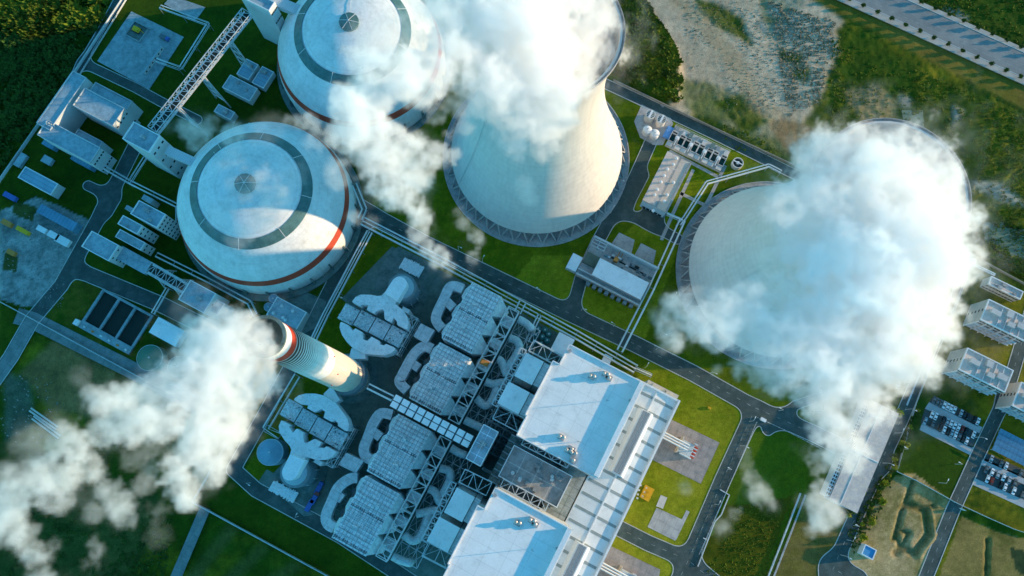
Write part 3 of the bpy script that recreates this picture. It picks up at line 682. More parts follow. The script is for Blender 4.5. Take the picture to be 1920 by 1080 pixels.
# fan ducts, boxes
def cduct(path, stub, label, bx):
    P = pts(path, 15); us = [p[0] for p in P]; vs = [p[1] for p in P]
    T = thing('fan_duct', label, 'duct', sum(us) / len(us), sum(vs) / len(vs), 0, 'hooked fan ducts left of the precipitators')
    S_ = []   # round the path off
    for i in range(len(P) - 1):
        for k in range(4):
            t = k / 4; p0 = P[max(i - 1, 0)]; p1 = P[i]; p2 = P[i + 1]; p3 = P[min(i + 2, len(P) - 1)]
            S_.append(tuple(.5 * (2 * p1[j] + (p2[j] - p0[j]) * t + (2 * p0[j] - 5 * p1[j] + 4 * p2[j] - p3[j]) * t * t + (3 * p1[j] - p0[j] - 3 * p2[j] + p3[j]) * t ** 3) for j in (0, 1)))
    S_.append(P[-1])
    MB().duct(S_, 5.6, 9, 15).build('hooked_duct', DUCTW, T)
    a, b = pts(stub, 15); MB().duct([a, b], 5.0, 9.3, 14.7).build('branch_duct', DUCTW, T)
    if bx:
        q = pts(bx, 16); MB().prism(q, 8, 16).build('box_duct', DUCTW, T)
    lo, hi = (min(us), min(vs)), (max(us), max(vs))
    MB().frame(lo[0] + 2, lo[1] + 2, hi[0] + 5, hi[1] - 2, 0, 8.8, 2, 4, 1, .25, True).build('support_frame', STEELD, T)
    for i in range(3):
        x, y = S_[8 + i * 5]; MB().box(x - 1.2, y - 1.2, x + 1.2, y + 1.2, 0, 8.9).build('plinth', CONCD, T)
    for k in range(2):
        x = lo[0] + 3.4 + (hi[0] - lo[0]) * .55; y = lo[1] + (hi[1] - lo[1]) * (.28 + .44 * k)
        MB().cyl(x, y, 0, 5, 2.2, 16).box(x - 1, y - 3.4, x + 1, y + 3.4, 0, 3).build('fan_housing', STEELD, T)
cduct([(868, 541), (851, 536), (841, 541), (831, 563), (819, 588), (818, 602), (829, 616)], [(833, 560), (850, 577)], 'uppermost hooked duct, beside the first precipitator block', None)
cduct([(810, 654), (796, 649), (781, 658), (769, 675), (753, 705), (749, 717), (763, 732)], [(768, 678), (785, 690)], 'second hooked duct from the top, with a square grey duct joining it', [(789, 606), (815, 619), (800, 645), (775, 630)])
cduct([(735, 778), (714, 775), (700, 793), (690, 819), (682, 840), (685, 855), (694, 861)], [(698, 808), (713, 820)], 'third hooked duct, left of the block below the conveyor roof', None)
cduct([(670, 896), (655, 898), (634, 914), (620, 944), (611, 967), (614, 982), (626, 990)], [(626, 925), (641, 936)], 'lowest hooked duct, with a square grey duct at its upper end', [(649, 849), (682, 864), (667, 887), (634, 871)])

# duct racks and curved air pipes
FRAMEW = M('pale_frame', (.62, .66, .66), var=.12)
def rack(a, b, label, pipes):
    pa, pb = U(*a, 24), U(*b, 24); T = thing('duct_rack', label, 'steel rack', (pa[0] + pb[0]) / 2, (pa[1] + pb[1]) / 2, 0, 'steel duct racks with curved air pipes')
    u = (pa[0] + pb[0]) / 2; w = 3.2
    MB().truss((u, pb[1], 19), (u, pa[1], 19), w * 2, 5, 5.2, .36).build('girder', FRAMEW, T)
    n = 5; L = pa[1] - pb[1]
    for i in range(n):
        y = pb[1] + L * (i + .5) / n; MB().box(u - w + .4, y - 3.2, u + w - .4, y + 2.4, 11, 18.4).box(u - w - 1.6, y - 2.0, u - w + .4, y + 2.0, 12, 17).build('duct_box', DUCTW, T)
    for i in range(6):
        y = pb[1] + L * i / 5
        MB().tube((u - w, y, 0), (u - w, y, 19), .35, 4).tube((u + w, y, 0), (u + w, y, 19), .35, 4).tube((u - w, y, 9), (u + w, y, 9), .25, 4).build('post', STEELD, T)
    for i, pth in enumerate(pipes):
        z = 17; P = pts(pth, z); S_ = []
        for k in range(len(P) - 1):
            for j in range(5):
                t = j / 5; p0 = P[max(k - 1, 0)]; p1 = P[k]; p2 = P[k + 1]; p3 = P[min(k + 2, len(P) - 1)]
                S_.append(tuple(.5 * (2 * p1[q] + (p2[q] - p0[q]) * t + (2 * p0[q] - 5 * p1[q] + 4 * p2[q] - p3[q]) * t * t + (3 * p1[q] - p0[q] - 3 * p2[q] + p3[q]) * t ** 3) for q in (0, 1)) + (z - 2.2,))
        S_.append((*P[-1], z - 2.2)); e = S_[-1]; S_ += [(e[0] + .6, e[1], z - 3.5), (e[0] + .7, e[1], 2)]
        MB().sweep(S_, 2.25, 16).build('air_pipe', PIPEB, T, smooth=True)
    MB().frame(u + w + 1, pb[1] + 2, u + w + 15, pa[1] - 2, 0, 10, 3, 8, 1, .26, True).build('floor_frame', STEEL, T)
PIPEB = M('air_pipe_lagging', (.52, .60, .62), rough=.45, var=.2, scale=.3, c2=(.38, .44, .46), patch=.55)
rack((962, 578), (852, 791), 'upper steel duct rack, with an orange bay near its middle',
     [[(972, 597), (985, 604), (996, 614)], [(955, 633), (969, 638), (974, 651), (966, 668), (953, 686)], [(933, 673), (940, 677), (949, 700)], [(910, 715), (924, 719), (942, 716)], [(893, 746), (908, 760), (920, 754), (930, 730)], [(871, 787), (885, 794), (900, 801)]])
rack((835, 822), (715, 1048), 'lower steel duct rack, deep in blue shade',
     [[(845, 840), (857, 847), (868, 852)], [(824, 878), (842, 884), (843, 899), (830, 926)], [(803, 917), (815, 923), (823, 941)], [(780, 964), (797, 961), (814, 957)], [(756, 1003), (774, 1015), (789, 1003), (803, 967)], [(735, 1044), (750, 1051), (765, 1056)]])
u, v = U(909, 682, 20); tag(MB().box(u - 2.4, v - 1.5, u + 2.4, v + 1.5, 24.1, 26).box(u - 1.8, v - 1, u + 1.8, v + 1, 26, 26.6).build('crate', ORNG), 'orange crate on top of the upper duct rack', 'crate')

# ------------------------------------------------------------------ gas scrubbers
def scrubber():
    def q(lst, z=26): return [U(600 + x / 4.5, 450 + y / 4.5, z) for x, y in lst]
    cu_, cv_ = q([(445, 720)])[0]; T = thing('gas_scrubber', 'gas scrubber beside the precipitators on the side of the storage dome', 'gas scrubber', cu_, cv_, 0, 'scrubbers either side of the chimney')
    up = q([(270, 520), (300, 480), (345, 460), (430, 462), (485, 473), (520, 468), (545, 440), (655, 500), (632, 538), (700, 590), (733, 640), (748, 700), (735, 752), (720, 750), (650, 712), (650, 690), (622, 655), (600, 695), (545, 665), (540, 600), (525, 580), (470, 602), (455, 618), (395, 588), (410, 545), (350, 545), (340, 560)])
    lo = q([(180, 690), (240, 718), (275, 765), (298, 745), (355, 775), (362, 838), (400, 850), (435, 815), (500, 850), (505, 882), (540, 888), (558, 876), (625, 905), (635, 925), (600, 955), (545, 972), (480, 968), (375, 958), (270, 905), (225, 860), (185, 800), (165, 740), (170, 700)])
    SCR = M('scrubber_casing', (.66, .69, .71), var=.14, scale=.22, c2=(.40, .44, .47), patch=.60)
    MB().prism(up, 15, 26).build('upper_manifold', SCR, T); MB().prism(lo, 15, 26).build('lower_manifold', SCR, T)
    def frame_of(poly):
        m = MB()
        for x, y in poly[::2]: m.tube((x, y, 0), (x, y, 15), .35, 4)
        return m
    frame_of(up).build('support_frame', STEELD, T); frame_of(lo).build('support_frame', STEELD, T)
    (ax, ay), (bx_, by_) = q([(205, 540)], 22)[0], q([(668, 893)], 22)[0]
    u0, u1, v0, v1 = ax, bx_, by_, ay
    if v0 > v1: v0, v1 = v1, v0
    md = (v0 + v1) / 2; v0, v1 = md - 4.7, md + 4.7
    rnd = random.Random(5)
    for i in range(4):
        a = u0 + (u1 - u0) * i / 4 + .3; b = u0 + (u1 - u0) * (i + 1) / 4 - .3; dv = (-.8, 0, .3, .6)[i]
        d = MB().box(a, v0 + dv, b, v1 + dv, 18, 21).build('machine_deck', GREYD if i != 2 else DUCTW, T)
        for k in range(14):
            m = MB()
            x, y = rnd.uniform(a + .6, b - .6), rnd.choice([v0 + dv + rnd.uniform(.5, 2.4), v1 + dv - rnd.uniform(.5, 2.4), rnd.uniform(v0, v1)]); s_ = rnd.uniform(.2, .7)
            m.box(x - s_, y - s_ * .6, x + s_, y + s_ * .6, 21, 21 + rnd.uniform(.4, 1.8)) if k % 3 else m.cyl(x, y, 21, 21 + rnd.uniform(.6, 2), s_ * .6, 8)
            m.build('machine_unit', STEEL if k % 3 else DARKM, d)
        m = MB()
        for y in (v0 + dv + .1, v1 + dv - .1):
            m.tube((a, y, 22.1), (b, y, 22.1), .07, 4)
            for k in range(6): m.tube((a + (b - a) * k / 5, y, 21), (a + (b - a) * k / 5, y, 22.1), .06, 4)
        m.build('handrail', STEEL, d)
        MB().frame(a + .3, v0 + .3, b - .3, v1 - .3, 0, 18, 1, 1, 2, .3, False).build('support_frame', STEELD, T)
    (cx, cy), = q([(690, 395)], 24); 
    for z0, z1, r in ((0, 23, 6.6),): 
        MB().lathe(cx, cy, [(r, z0), (r, z1), (r - 1.2, z1 + 1.1), (.1, z1 + 1.8)], 40).build('absorber_vessel', BLUEV, T, smooth=True)
    for z in (6, 12, 18, 22.5):
        MB().lathe(cx, cy, [(6.6, z - .2), (8.0, z - .2), (8.0, z), (6.6, z)], 32).build('ring_walkway', STEELD, T)
    n0, n1 = q([(598, 478)], 32)[0], q([(668, 372)], 32)[0]; d = Vector((n1[0] - n0[0], n1[1] - n0[1])); L = d.length; d.normalize(); w = 4.2; p = Vector((-d.y, d.x))
    poly = [Vector(n0) - p * w * .98, Vector(n1) - p * w] + [Vector(n1) + (d * math.sin(t) - p * math.cos(t)) * w for t in [math.pi * k / 12 for k in range(1, 12)]] + [Vector(n1) + p * w, Vector(n0) + p * w * .98]
    MB().prism([(a.x, a.y) for a in poly], 22, 32).build('outlet_duct', SCRW, T)
    c = q([(240, 1005), (380, 1000), (380, 962), (285, 905), (262, 915)], 24); MB().prism(c, 14, 23.5).build('chimney_duct', SCRW, T)
    c = q([(700, 560), (760, 590), (742, 622), (688, 592)], 20); MB().prism(c, 0, 20).build('pump_house', WALLW, T)
    u_, v_ = q([(800, 790)], 14)[0]
    MB().frame(u_ - 6, v_ - 15, u_ - 2, v_ + 8, 0, 18, 1, 4, 3, .25, True).build('stair_tower', STEEL, T)
    m = MB()
    for k in range(10):
        a = k * .63; m.tube((cx + 8 * math.cos(a), cy + 8 * math.sin(a), 0), (cx + 8 * math.cos(a), cy + 8 * math.sin(a), 8), .3, 5); m.tube((cx + 8 * math.cos(a), cy + 8 * math.sin(a), 8), (cx + 6.4 * math.cos(a), cy + 6.4 * math.sin(a), 10), .3, 5)
    m.build('spray_pipes', STEEL, T)
    MB().lathe(cx, cy, [(12, -.1), (12, .3), (6.5, .3)], 40).build('vessel_slab', CONCD, T)
    return T, (cu_, cv_)
GREYD = M('machine_deck_grey', (.66, .72, .74), var=.3, scale=.6, c2=(.32, .38, .40), patch=.5); BLUEV = M('vessel_blue', (.30, .42, .48), var=.15); SCRW = M('duct_top_white', (.72, .74, .76), var=.08)
S1, _ = scrubber()
S2 = copy_tree(S1); g = U(590.5, 797, 24); S2.location = W(g[0], g[1], 0); S2.scale = (1, -1, 1)
S2['label'] = 'gas scrubber between the chimney foot and the round blue-topped tank'
# ------------------------------------------------------------------ boiler houses
def boiler_house():
    Z = 70; P = pts([(1065, 647), (1207, 716), (1121, 897), (977, 820), (994, 783), (988, 779), (1041, 679), (1047, 681)], Z)
    us = [p[0] for p in P]; u0, u1 = min(us), max(us); v0 = (P[2][1] + P[3][1]) / 2; v1 = (P[0][1] + P[1][1]) / 2; s = 2.6; a, b = P[5][1], P[6][1]
    poly = [(u0 + s, v1), (u1, v1), (u1, v0), (u0, v0), (u0, a - 2), (u0 - s * .0, a), (u0 - .9, a), (u0 - .9, b), (u0 + s, b)]
    T = thing('boiler_house', 'boiler house beside the lawn, whole square white roof in frame', 'boiler house', (u0 + u1) / 2, (v0 + v1) / 2, 0, 'boiler houses with white roofs')
    MB().prism(poly, 0, Z - .5).build('wall', WALL, T); R_o = MB().prism(poly, Z - .5, Z).build('roof', WHITE, T)
    m = MB()
    for i in range(len(poly)):
        p, q = Vector(poly[i]), Vector(poly[(i + 1) % len(poly)])
        if (q - p).length < .5: continue
        d = (q - p).normalized() * .2; m.duct([p - d, q + d], .5, Z - .2, Z + .9)
    m.build('parapet', WALLW, T)
    MB().box(u1 - 2.6, v0 + .4, u1 - .3, v1 - .4, Z, Z + 2.6).build('roof_monitor', WALLW, T)
    def fan(px, py, n=2):
        x, y = U(px, py, Z + 2); m = MB().box(x - 1.6, y - 1.3, x + 1.6, y + 1.3, Z, Z + 1.8)
        for k in range(n): m.lathe(x + (k - (n - 1) / 2) * 1.8, y + (k % 2) * .5, [(.5, Z + 1.8), (.85, Z + 2.5), (.85, Z + 2.9), (.4, Z + 3.3), (.02, Z + 3.4)], 12)
        m.build('roof_fan', FANM, T)
    for x, y, n in ((1110, 706, 2), (1136, 702, 2), (1142, 708, 1), (1053, 820, 2), (1066, 845, 2), (1075, 850, 2), (1072, 842, 1), (1075, 863, 1)): fan(x, y, n)
    x, y = U(1083, 828, Z); MB().tube((x, y, Z), (x, y, Z + 7), .12, 6).tube((x - 1, y, Z + 5), (x + 1, y, Z + 5), .08, 4).tube((x, y, Z + 3), (x + 2, y + 1, Z), .06, 4).build('mast', STEELD, T)
    x, y = U(1136, 752, Z); MB().tube((x, y, Z), (x, y, Z + 8), .12, 6).tube((x - .8, y, Z + 7), (x + .8, y, Z + 7), .08, 4).build('mast', STEELD, T)
    x, y = U(1068, 659, Z); MB().cyl(x, y, Z, Z + 3, .8, 12).build('roof_fan', FANM, T)
    x, y = U(1181, 751, Z); MB().cyl(x, y, Z, Z + 2, .7, 12).build('roof_fan', FANM, T)
    return T, (u0, v0, u1, v1)
FANM = M('roof_fan_metal', (.50, .44, .42), rough=.4, var=.2, metal=.4)
B1, bb1 = boiler_house()
PU = [U(928, 917, 70)[i] - U(1065, 647, 70)[i] for i in (0, 1)]      # second unit: same building, one pitch further along the row
B2 = copy_tree(B1); o3 = ORG[B1.name]; place(B2, o3[0] + PU[0] * .5 + (U(1071, 986, 70)[0] - U(1207, 716, 70)[0]) * .5, o3[1] + PU[1], 0, label='boiler house whose white roof is cut by the bottom edge')

# ------------------------------------------------------------------ turbine hall
Z = 33; ub, vb = U(1275, 752, Z); u0 = U(1102, 893, Z)[0]; v0 = U(1120, 1120, Z)[1] - 30
T = thing('turbine_hall', 'long white-roofed turbine hall with cross strips beside the lawn', 'turbine hall', (u0 + ub) / 2, (v0 + vb) / 2)
MB().box(u0, v0, ub, vb, 0, Z - 1.2).build('wall', M('cream_wall', (.62, .60, .55), var=.1, lines=(1.5, 1.5), lc=.9), T)
um = (u0 + ub) / 2
MB().hexa([(u0, v0, Z - 1.2), (um, v0, Z - 1.2), (um, vb, Z - 1.2), (u0, vb, Z - 1.2), (u0, v0, Z - .6), (um, v0, Z + .3), (um, vb, Z + .3), (u0, vb, Z - .6)]).hexa([(um, v0, Z - 1.2), (ub, v0, Z - 1.2), (ub, vb, Z - 1.2), (um, vb, Z - 1.2), (um, v0, Z + .3), (ub, v0, Z - .6), (ub, vb, Z - .6), (um, vb, Z + .3)]).build('roof', M('hall_roof', (.78, .775, .76), var=.12, scale=.09, fvar=.05, c2=(.66, .65, .63), patch=.6), T)
STRIP = M('skylight_grey', (.30, .34, .33), var=.15)
for k in range(17):
    y = vb - 5.5 - k * 7.55
    for a, b, za, zb in ((u0 + 1.0, um - .6, Z - .57, Z + .22), (um + .6, ub - 1.6, Z + .22, Z - .5)):
        MB().hexa([(a, y - .75, za - .1), (b, y - .75, zb - .1), (b, y + .75, zb - .1), (a, y + .75, za - .1), (a, y - .75, za + .1), (b, y - .75, zb + .1), (b, y + .75, zb + .1), (a, y + .75, za + .1)]).build('skylight_strip', STRIP, T)
MB().box(ub - .9, v0, ub + .1, vb + .1, Z - 1.5, Z + 1.0).box(u0, vb - .9, ub - .9, vb + .1, Z - 1.5, Z + .9).build('parapet', WALLW, T)
MB().box(um - .25, v0, um + .25, vb - 1, Z + .3, Z + .55).build('ridge', WALLW, T)
for (a, b) in (((1212, 770), (1158, 890)), ((1095, 1022), (1040, 1130))):
    (xa, ya), (xb, yb) = U(*a, Z + 4), U(*b, Z + 4); x = (xa + xb) / 2
    mo = MB().hexa([(x - 4.4, yb, Z + .0), (x + 4.4, yb, Z + .0), (x + 4.4, ya, Z + .0), (x - 4.4, ya, Z + .0), (x - 2.6, yb, Z + 3.6), (x + 2.6, yb, Z + 3.6), (x + 2.6, ya, Z + 3.6), (x - 2.6, ya, Z + 3.6)]).build('roof_ventilator', WALLW, T)
    MB().box(x - 1.9, yb + .5, x + .2, ya - .5, Z + 3.6, Z + 3.9).box(x + .6, yb + .5, x + 1.9, ya - .5, Z + 3.6, Z + 3.9).build('louvre', M('louvre_grey', (.22, .25, .28), rough=.4, var=.1), mo)
x0_, y0_ = U(1215, 716, 26); 
MB().box(ub - 19, vb + .15, ub - 1, vb + 3.2, 0, 28).box(ub - 16, vb + .6, ub - 12, vb + 2.6, 28, 29).box(ub - 8, vb + .6, ub - 5, vb + 2.6, 28, 29).build('end_annex', M('beige_wall', (.55, .50, .43), var=.12), T)

# bunker bay between the boilers
T, r = building('bunker_bay', 'grey concrete-roofed block between the two white boiler roofs', (964, 834), (1044, 952), 45, 'plant building', WALL, GREYR, parapet=1.3, units=9, vents=5, seed=4)
u0, u1 = U(966, 832, 30)[0] - 4, U(1102, 893, 33)[0] - .1; T = thing('link_building', 'low grey roofs deep in the gap between the two white boiler halls', 'link building', (u0 + u1) / 2, bb1[1] - 14)
va, vb_ = bb1[1] - .1, bb1[3] + PU[1] + .1
LINKR = M('link_roof_grey', (.34, .36, .34), var=.25, scale=.15, c2=(.22, .25, .23), patch=.5, lines=(6, 5), lc=.7)
MB().box(u0, vb_, u1, va, 0, 29).build('wall', WALL, T); MB().box(u0, vb_, u1, va, 29.02, 29.4).build('roof', LINKR, T)
MB().box(u1 - 14, vb_, u1 - 1, va, 29.4, 36).build('stair_block', LINKR, T); m = MB()
for k in range(9): m.tube((u0, vb_ + (va - vb_) * k / 8, 31), (u1 - 14, vb_ + (va - vb_) * k / 8, 31), .35, 6)
m.build('pipes', STEEL, T)
def lattice(name, label, a, b, z, w, h, bay, legs=True, group='lattice girders among the boilers', r=.28):
    pa, pb = U(*a, z), U(*b, z); T = thing(name, label, 'lattice girder', (pa[0] + pb[0]) / 2, (pa[1] + pb[1]) / 2, 0, group)
    MB().truss((*pa, z - h), (*pb, z - h), w, h, bay, r).build('girder', STEEL, T)
    if legs:
        n = max(1, round(math.dist(pa, pb) / 18))
        for i in range(n + 1):
            x, y = pa[0] + (pb[0] - pa[0]) * i / n, pa[1] + (pb[1] - pa[1]) * i / n; MB().tube((x - w * .35, y, 0), (x - w * .35, y, z - h), r * 1.3, 4).tube((x + w * .35, y, 0), (x + w * .35, y, z - h), r * 1.3, 4).build('post', STEELD, T)
lattice('lattice_girder', 'long lattice girder between the upper boiler roof and the grey block', (980, 828), (1066, 872), 52, 3.2, 3, 4)
lattice('lattice_girder', 'lattice girder along the top of the cut-off boiler roof', (941, 906), (1026, 951), 55, 4.2, 3, 4.2)
lattice('lattice_girder', 'lattice girder left of the two upper white reactor roofs', (982, 654), (927, 760), 50, 3.0, 3, 3)
lattice('lattice_girder', 'short wide lattice girder above the upper reactor roofs', (996, 647), (1048, 675), 50, 6.0, 3, 5)
lattice('lattice_girder', 'lattice girder below the second white reactor roof', (930, 772), (977, 797), 50, 7.5, 3, 6)
lattice('lattice_girder', 'lattice girder left of the two lower blue-white reactor roofs', (850, 905), (795, 1015), 50, 3.0, 3, 3)
lattice('lattice_girder', 'lattice girder above the lower reactor roofs', (866, 892), (917, 917), 50, 7.0, 3, 6)
lattice('lattice_girder', 'lattice girder under the lowest reactor roof near the bottom edge', (797, 1030), (843, 1054), 46, 7.0, 3, 6)
for i, (a, c, g) in enumerate((((987, 662), (997, 721), 'uppermost white reactor roof, beside the tall boiler house'), ((954, 716), (972, 776), 'second white reactor roof from the top, above the lattice end frame'), ((857, 915), (866, 978), 'third reactor roof, in blue shade beside the cut-off boiler house'), ((824, 970), (839, 1035), 'lowest reactor roof, in blue shade near the bottom edge'))):
    u0, v0, u1, v1 = rc(a, c, 52); T = thing('reactor_block', g, 'reactor block', (u0 + u1) / 2, (v0 + v1) / 2, 0, 'reactor blocks beside the boiler houses')
    MB().box(u0, v0, u1, v1, 10, 51.6).build('wall', DUCTW, T); MB().box(u0 - .2, v0 - .2, u1 + .2, v1 + .2, 51.6, 52).build('roof', WHITE2, T)
    MB().box(u1 + .5, v0 + .4, u1 + 3.6, v1 + .2, 8, 50.5).build('side_duct', DUCTW, T)
    MB().frame(u0 + .5, v0 + .5, u1 - .5, v1 - .5, 0, 9.9, 2, 2, 1, .4, False).build('support_frame', STEELD, T)
for a, c, lab in (((905, 880), (955, 905), 'steel floor grid right of the white panelled conveyor end'), ((1075, 892), (1052, 962), 'open steel floor between the grey block and the turbine hall')):
    u0, v0, u1, v1 = rc(a, c, 30); T = thing('steel_platform', lab, 'steel platform', (u0 + u1) / 2, (v0 + v1) / 2, 0, 'open steel floors')
    MB().box(u0, v0, u1, v1, 28.6, 29).build('deck', STEELD, T); MB().frame(u0, v0, u1, v1, 0, 30, 3, 4, 3, .3, False).build('frame', STEEL, T)
u0, v0, u1, v1 = rc((934, 800), (965, 850), 20)
T = thing('steel_tower', 'dark open steelwork right of the flat tiled roof', 'steelwork', (u0 + u1) / 2, (v0 + v1) / 2); MB().frame(u0 - 6, v0 - 6, u1 + 4, v1 + 8, 0, 22, 5, 6, 3, .28, True).build('frame', STEELD, T)

# conveyor gallery with white panels, and the flat building at its end
a, b, c = U(742, 738, 46), U(728.5, 761, 46), U(890, 817, 46); T = thing('conveyor_gallery', 'conveyor gallery roofed with twenty white panels', 'conveyor', (a[0] + c[0]) / 2, (a[1] + b[1]) / 2)
u0, u1 = a[0], c[0]; v0, v1 = b[1], a[1]
MB().box(u0 + .3, v0 + .4, u1, v1 - .4, 41, 45.6).build('gallery_body', DARKM, T)
for i in range(10):
    for j in (0, 1):
        x0 = u0 + (u1 - u0) * i / 10 + .42; x1 = u0 + (u1 - u0) * (i + 1) / 10 - .42; w = (v1 - v0) / 2
        MB().box(x0, v0 + j * w + .25, x1, v0 + (j + 1) * w - .25, 45.6, 46.6).build('roof_panel', WHITE2, T)
for i in range(4):
    x = u0 + 3 + (u1 - u0 - 6) * i / 3; MB().frame(x - 1.5, v0 + .6, x + 1.5, v1 - .6, 0, 41, 1, 1, 5, .3, True).build('trestle', STEELD, T)
building('transfer_house', 'flat blue-grey tiled roof at the lower end of the panelled conveyor', (907, 795), (901, 875), 50, 'plant building', WALL, M('tiled_roof', (.30, .38, .44), var=.25, c2=(.42, .48, .54), patch=.5, lines=(5.5, 5.5), lc=1.7), parapet=1.0, units=2, seed=9)

# ------------------------------------------------------------------ pipe racks
def pipe_rack(label, path, z=7.0, w=3.2, r=.42, n=3, gap=14):
    P = [Vector((*U(px, py, z), z)) for px, py in path]; c = sum(P, Vector()) / len(P); T = thing('pipe_rack', label, 'pipe rack', c.x, c.y, 0, 'raised pipe racks')
    for k in range(n):
        off = (k - (n - 1) / 2) * w / max(1, n - 1) if n > 1 else 0; Q = []
        for i, p in enumerate(P):
            d = (P[min(i + 1, len(P) - 1)] - P[max(i - 1, 0)]).normalized(); Q.append(p + Vector((-d.y, d.x, 0)) * off)
        MB().sweep([tuple(q) for q in Q], r * (1, .7, .85)[k % 3], 8).build('pipe', PIPE, T, smooth=True)
    for a, b in zip(P, P[1:]):
        L = (b - a).length; m_ = max(1, round(L / gap)); d = (b - a).normalized(); s_ = Vector((-d.y, d.x, 0)) * (w / 2 + .4)
        for i in range(m_ + (b is P[-1])):
            p = a + (b - a) * i / m_; up = Vector((0, 0, r))
            MB().tube(p - s_ - Vector((0, 0, z)), p - s_ - up, .22, 4).tube(p + s_ - Vector((0, 0, z)), p + s_ - up, .22, 4).tube(p - s_ * 1.1 - up, p + s_ * 1.1 - up, .25, 4).build('trestle', STEELD, T)
        MB().tube(a - s_ - Vector((0, 0, r)), b - s_ - Vector((0, 0, r)), .2, 4).tube(a + s_ - Vector((0, 0, r)), b + s_ - Vector((0, 0, r)), .2, 4).build('side_beam', STEEL, T)
pipe_rack('longest pipe rack, running past the precipitators to the boiler house corner', [(680, 414), (830, 491), (950, 557), (1080, 627), (1192, 692)], w=4.5, n=3, r=.5)
pipe_rack('pipe rack running up from the main road to the roofed pump house', [(1162, 658), (1222, 540), (1280, 412)], w=3.0, n=2, r=.55)
pipe_rack('pale pipe rack bending around the upper left of the steaming tower', [(1274, 420), (1284, 408), (1326, 342), (1442, 310), (1465, 322)], w=1.6, n=2, r=.4)
pipe_rack('short pipe run joining the ventilated roof to the rack corner', [(1250, 400), (1280, 413)], w=1.0, n=1, r=.5)
pipe_rack('pipe rack from the storage dome down towards the chimney', [(693, 434), (655, 505), (610, 590), (562, 690)], w=3.0, n=3)
pipe_rack('pipe rack below the chimney ending in a square bend', [(557, 704), (498, 803), (525, 818)], w=3.0, n=2)
pipe_rack('short pipe rack hugging the right side of the storage dome', [(664, 345), (683, 392), (675, 410)], w=2.5, n=2, r=.5)
pipe_rack('pipe rack along the foot of the storage dome on the coal yard side', [(293, 477), (393, 527), (467, 567), (478, 590)], w=2.2, n=2, r=.35)
pipe_rack('thin pipe rack through the dark yard near the transfer tower', [(180, 305), (243, 341), (272, 295)], w=1.8, n=2, r=.3)
pipe_rack('pipe rack zigzagging beside the white windowed crusher house', [(243, 341), (333, 386), (333, 425)], w=1.8, n=2, r=.3)
pipe_rack('pipe rack around the green edge of the concrete tank pad', [(300, 12), (390, 45), (338, 128), (292, 112)], w=1.8, n=2, r=.3)
pipe_rack('bright zigzag pipe run entering the low flat-roofed block', [(1818, 487), (1829, 486), (1827, 496), (1866, 515)], w=.8, n=2, r=.3)
pipe_rack('pair of pipes from the chimney foot to the white panelled conveyor', [(690, 724), (736, 747)], z=30, w=2.5, n=2, r=.5)
pipe_rack('short pipes crossing between the main rack and the duct rack', [(980, 566), (970, 586)], z=8, w=3.5, n=2, r=.35)
pipe_rack('pipes dropping from the main rack past the teal drums', [(1012, 590), (988, 640)], z=9, w=1.5, n=2, r=.3)
pipe_rack('white pipe stub at the boiler house corner by the road', [(1190, 690), (1222, 704)], z=5, w=1.2, n=1, r=.4)
pipe_rack('pipe rack down the slope of the dark square basins', [(314, 540), (286, 588)], z=6, w=1.5, n=2, r=.3)

# ------------------------------------------------------------------ north side buildings
# ventilated two-tone roof
Z = 12; u0, v0, u1, v1 = rc((1252, 285), (1250, 397), Z)
T = thing('pump_house', 'pinkish two-tone roof dotted with eleven round ventilators', 'pump house', (u0 + u1) / 2, (v0 + v1) / 2)
WB = M('pale_blue_wall', (.55, .62, .68), var=.08)
um = u0 + (u1 - u0) * .48
MB().box(u0, v0, u1, v1, 0, Z - .8).build('wall', WB, T)
MB().box(u0 - .3, v0 - .3, um, v1 + .3, Z - .8, Z + .6).build('upper_roof', PINKR, T); MB().box(um + .02, v0 - .3, u1 + .3, v1 + .3, Z - .8, Z - .3).build('lower_roof', M('sand_roof', (.56, .48, .41), var=.15), T)
MB().box(um, v0 - .3, um + 1.7, v1 + .3, Z - .3, Z - .1).box(u1 - .8, v0, u1 + .35, v1, Z - .3, Z + .2).build('gutter', GREYR, T)
for px, py in ((1268, 298), (1262, 309), (1251, 318), (1245, 330), (1239, 342), (1232, 356), (1227, 366), (1263, 342), (1251, 365), (1246, 377), (1225, 395)):
    x, y = U(px, py, Z + 1); zz = Z + .6 if x < um else Z - .3
    MB().lathe(x, y, [(.55, zz), (.55, zz + .8), (1.0, zz + 1.1), (.8, zz + 1.7), (.02, zz + 1.9)], 12).build('roof_ventilator', WALLW, T)
for k in range(5):
    unit_box('door', GLASS, 2.2, .15, 2.8, T, (u0 + 2.5 + k * (u1 - u0 - 5) / 4, v0, 1.5))
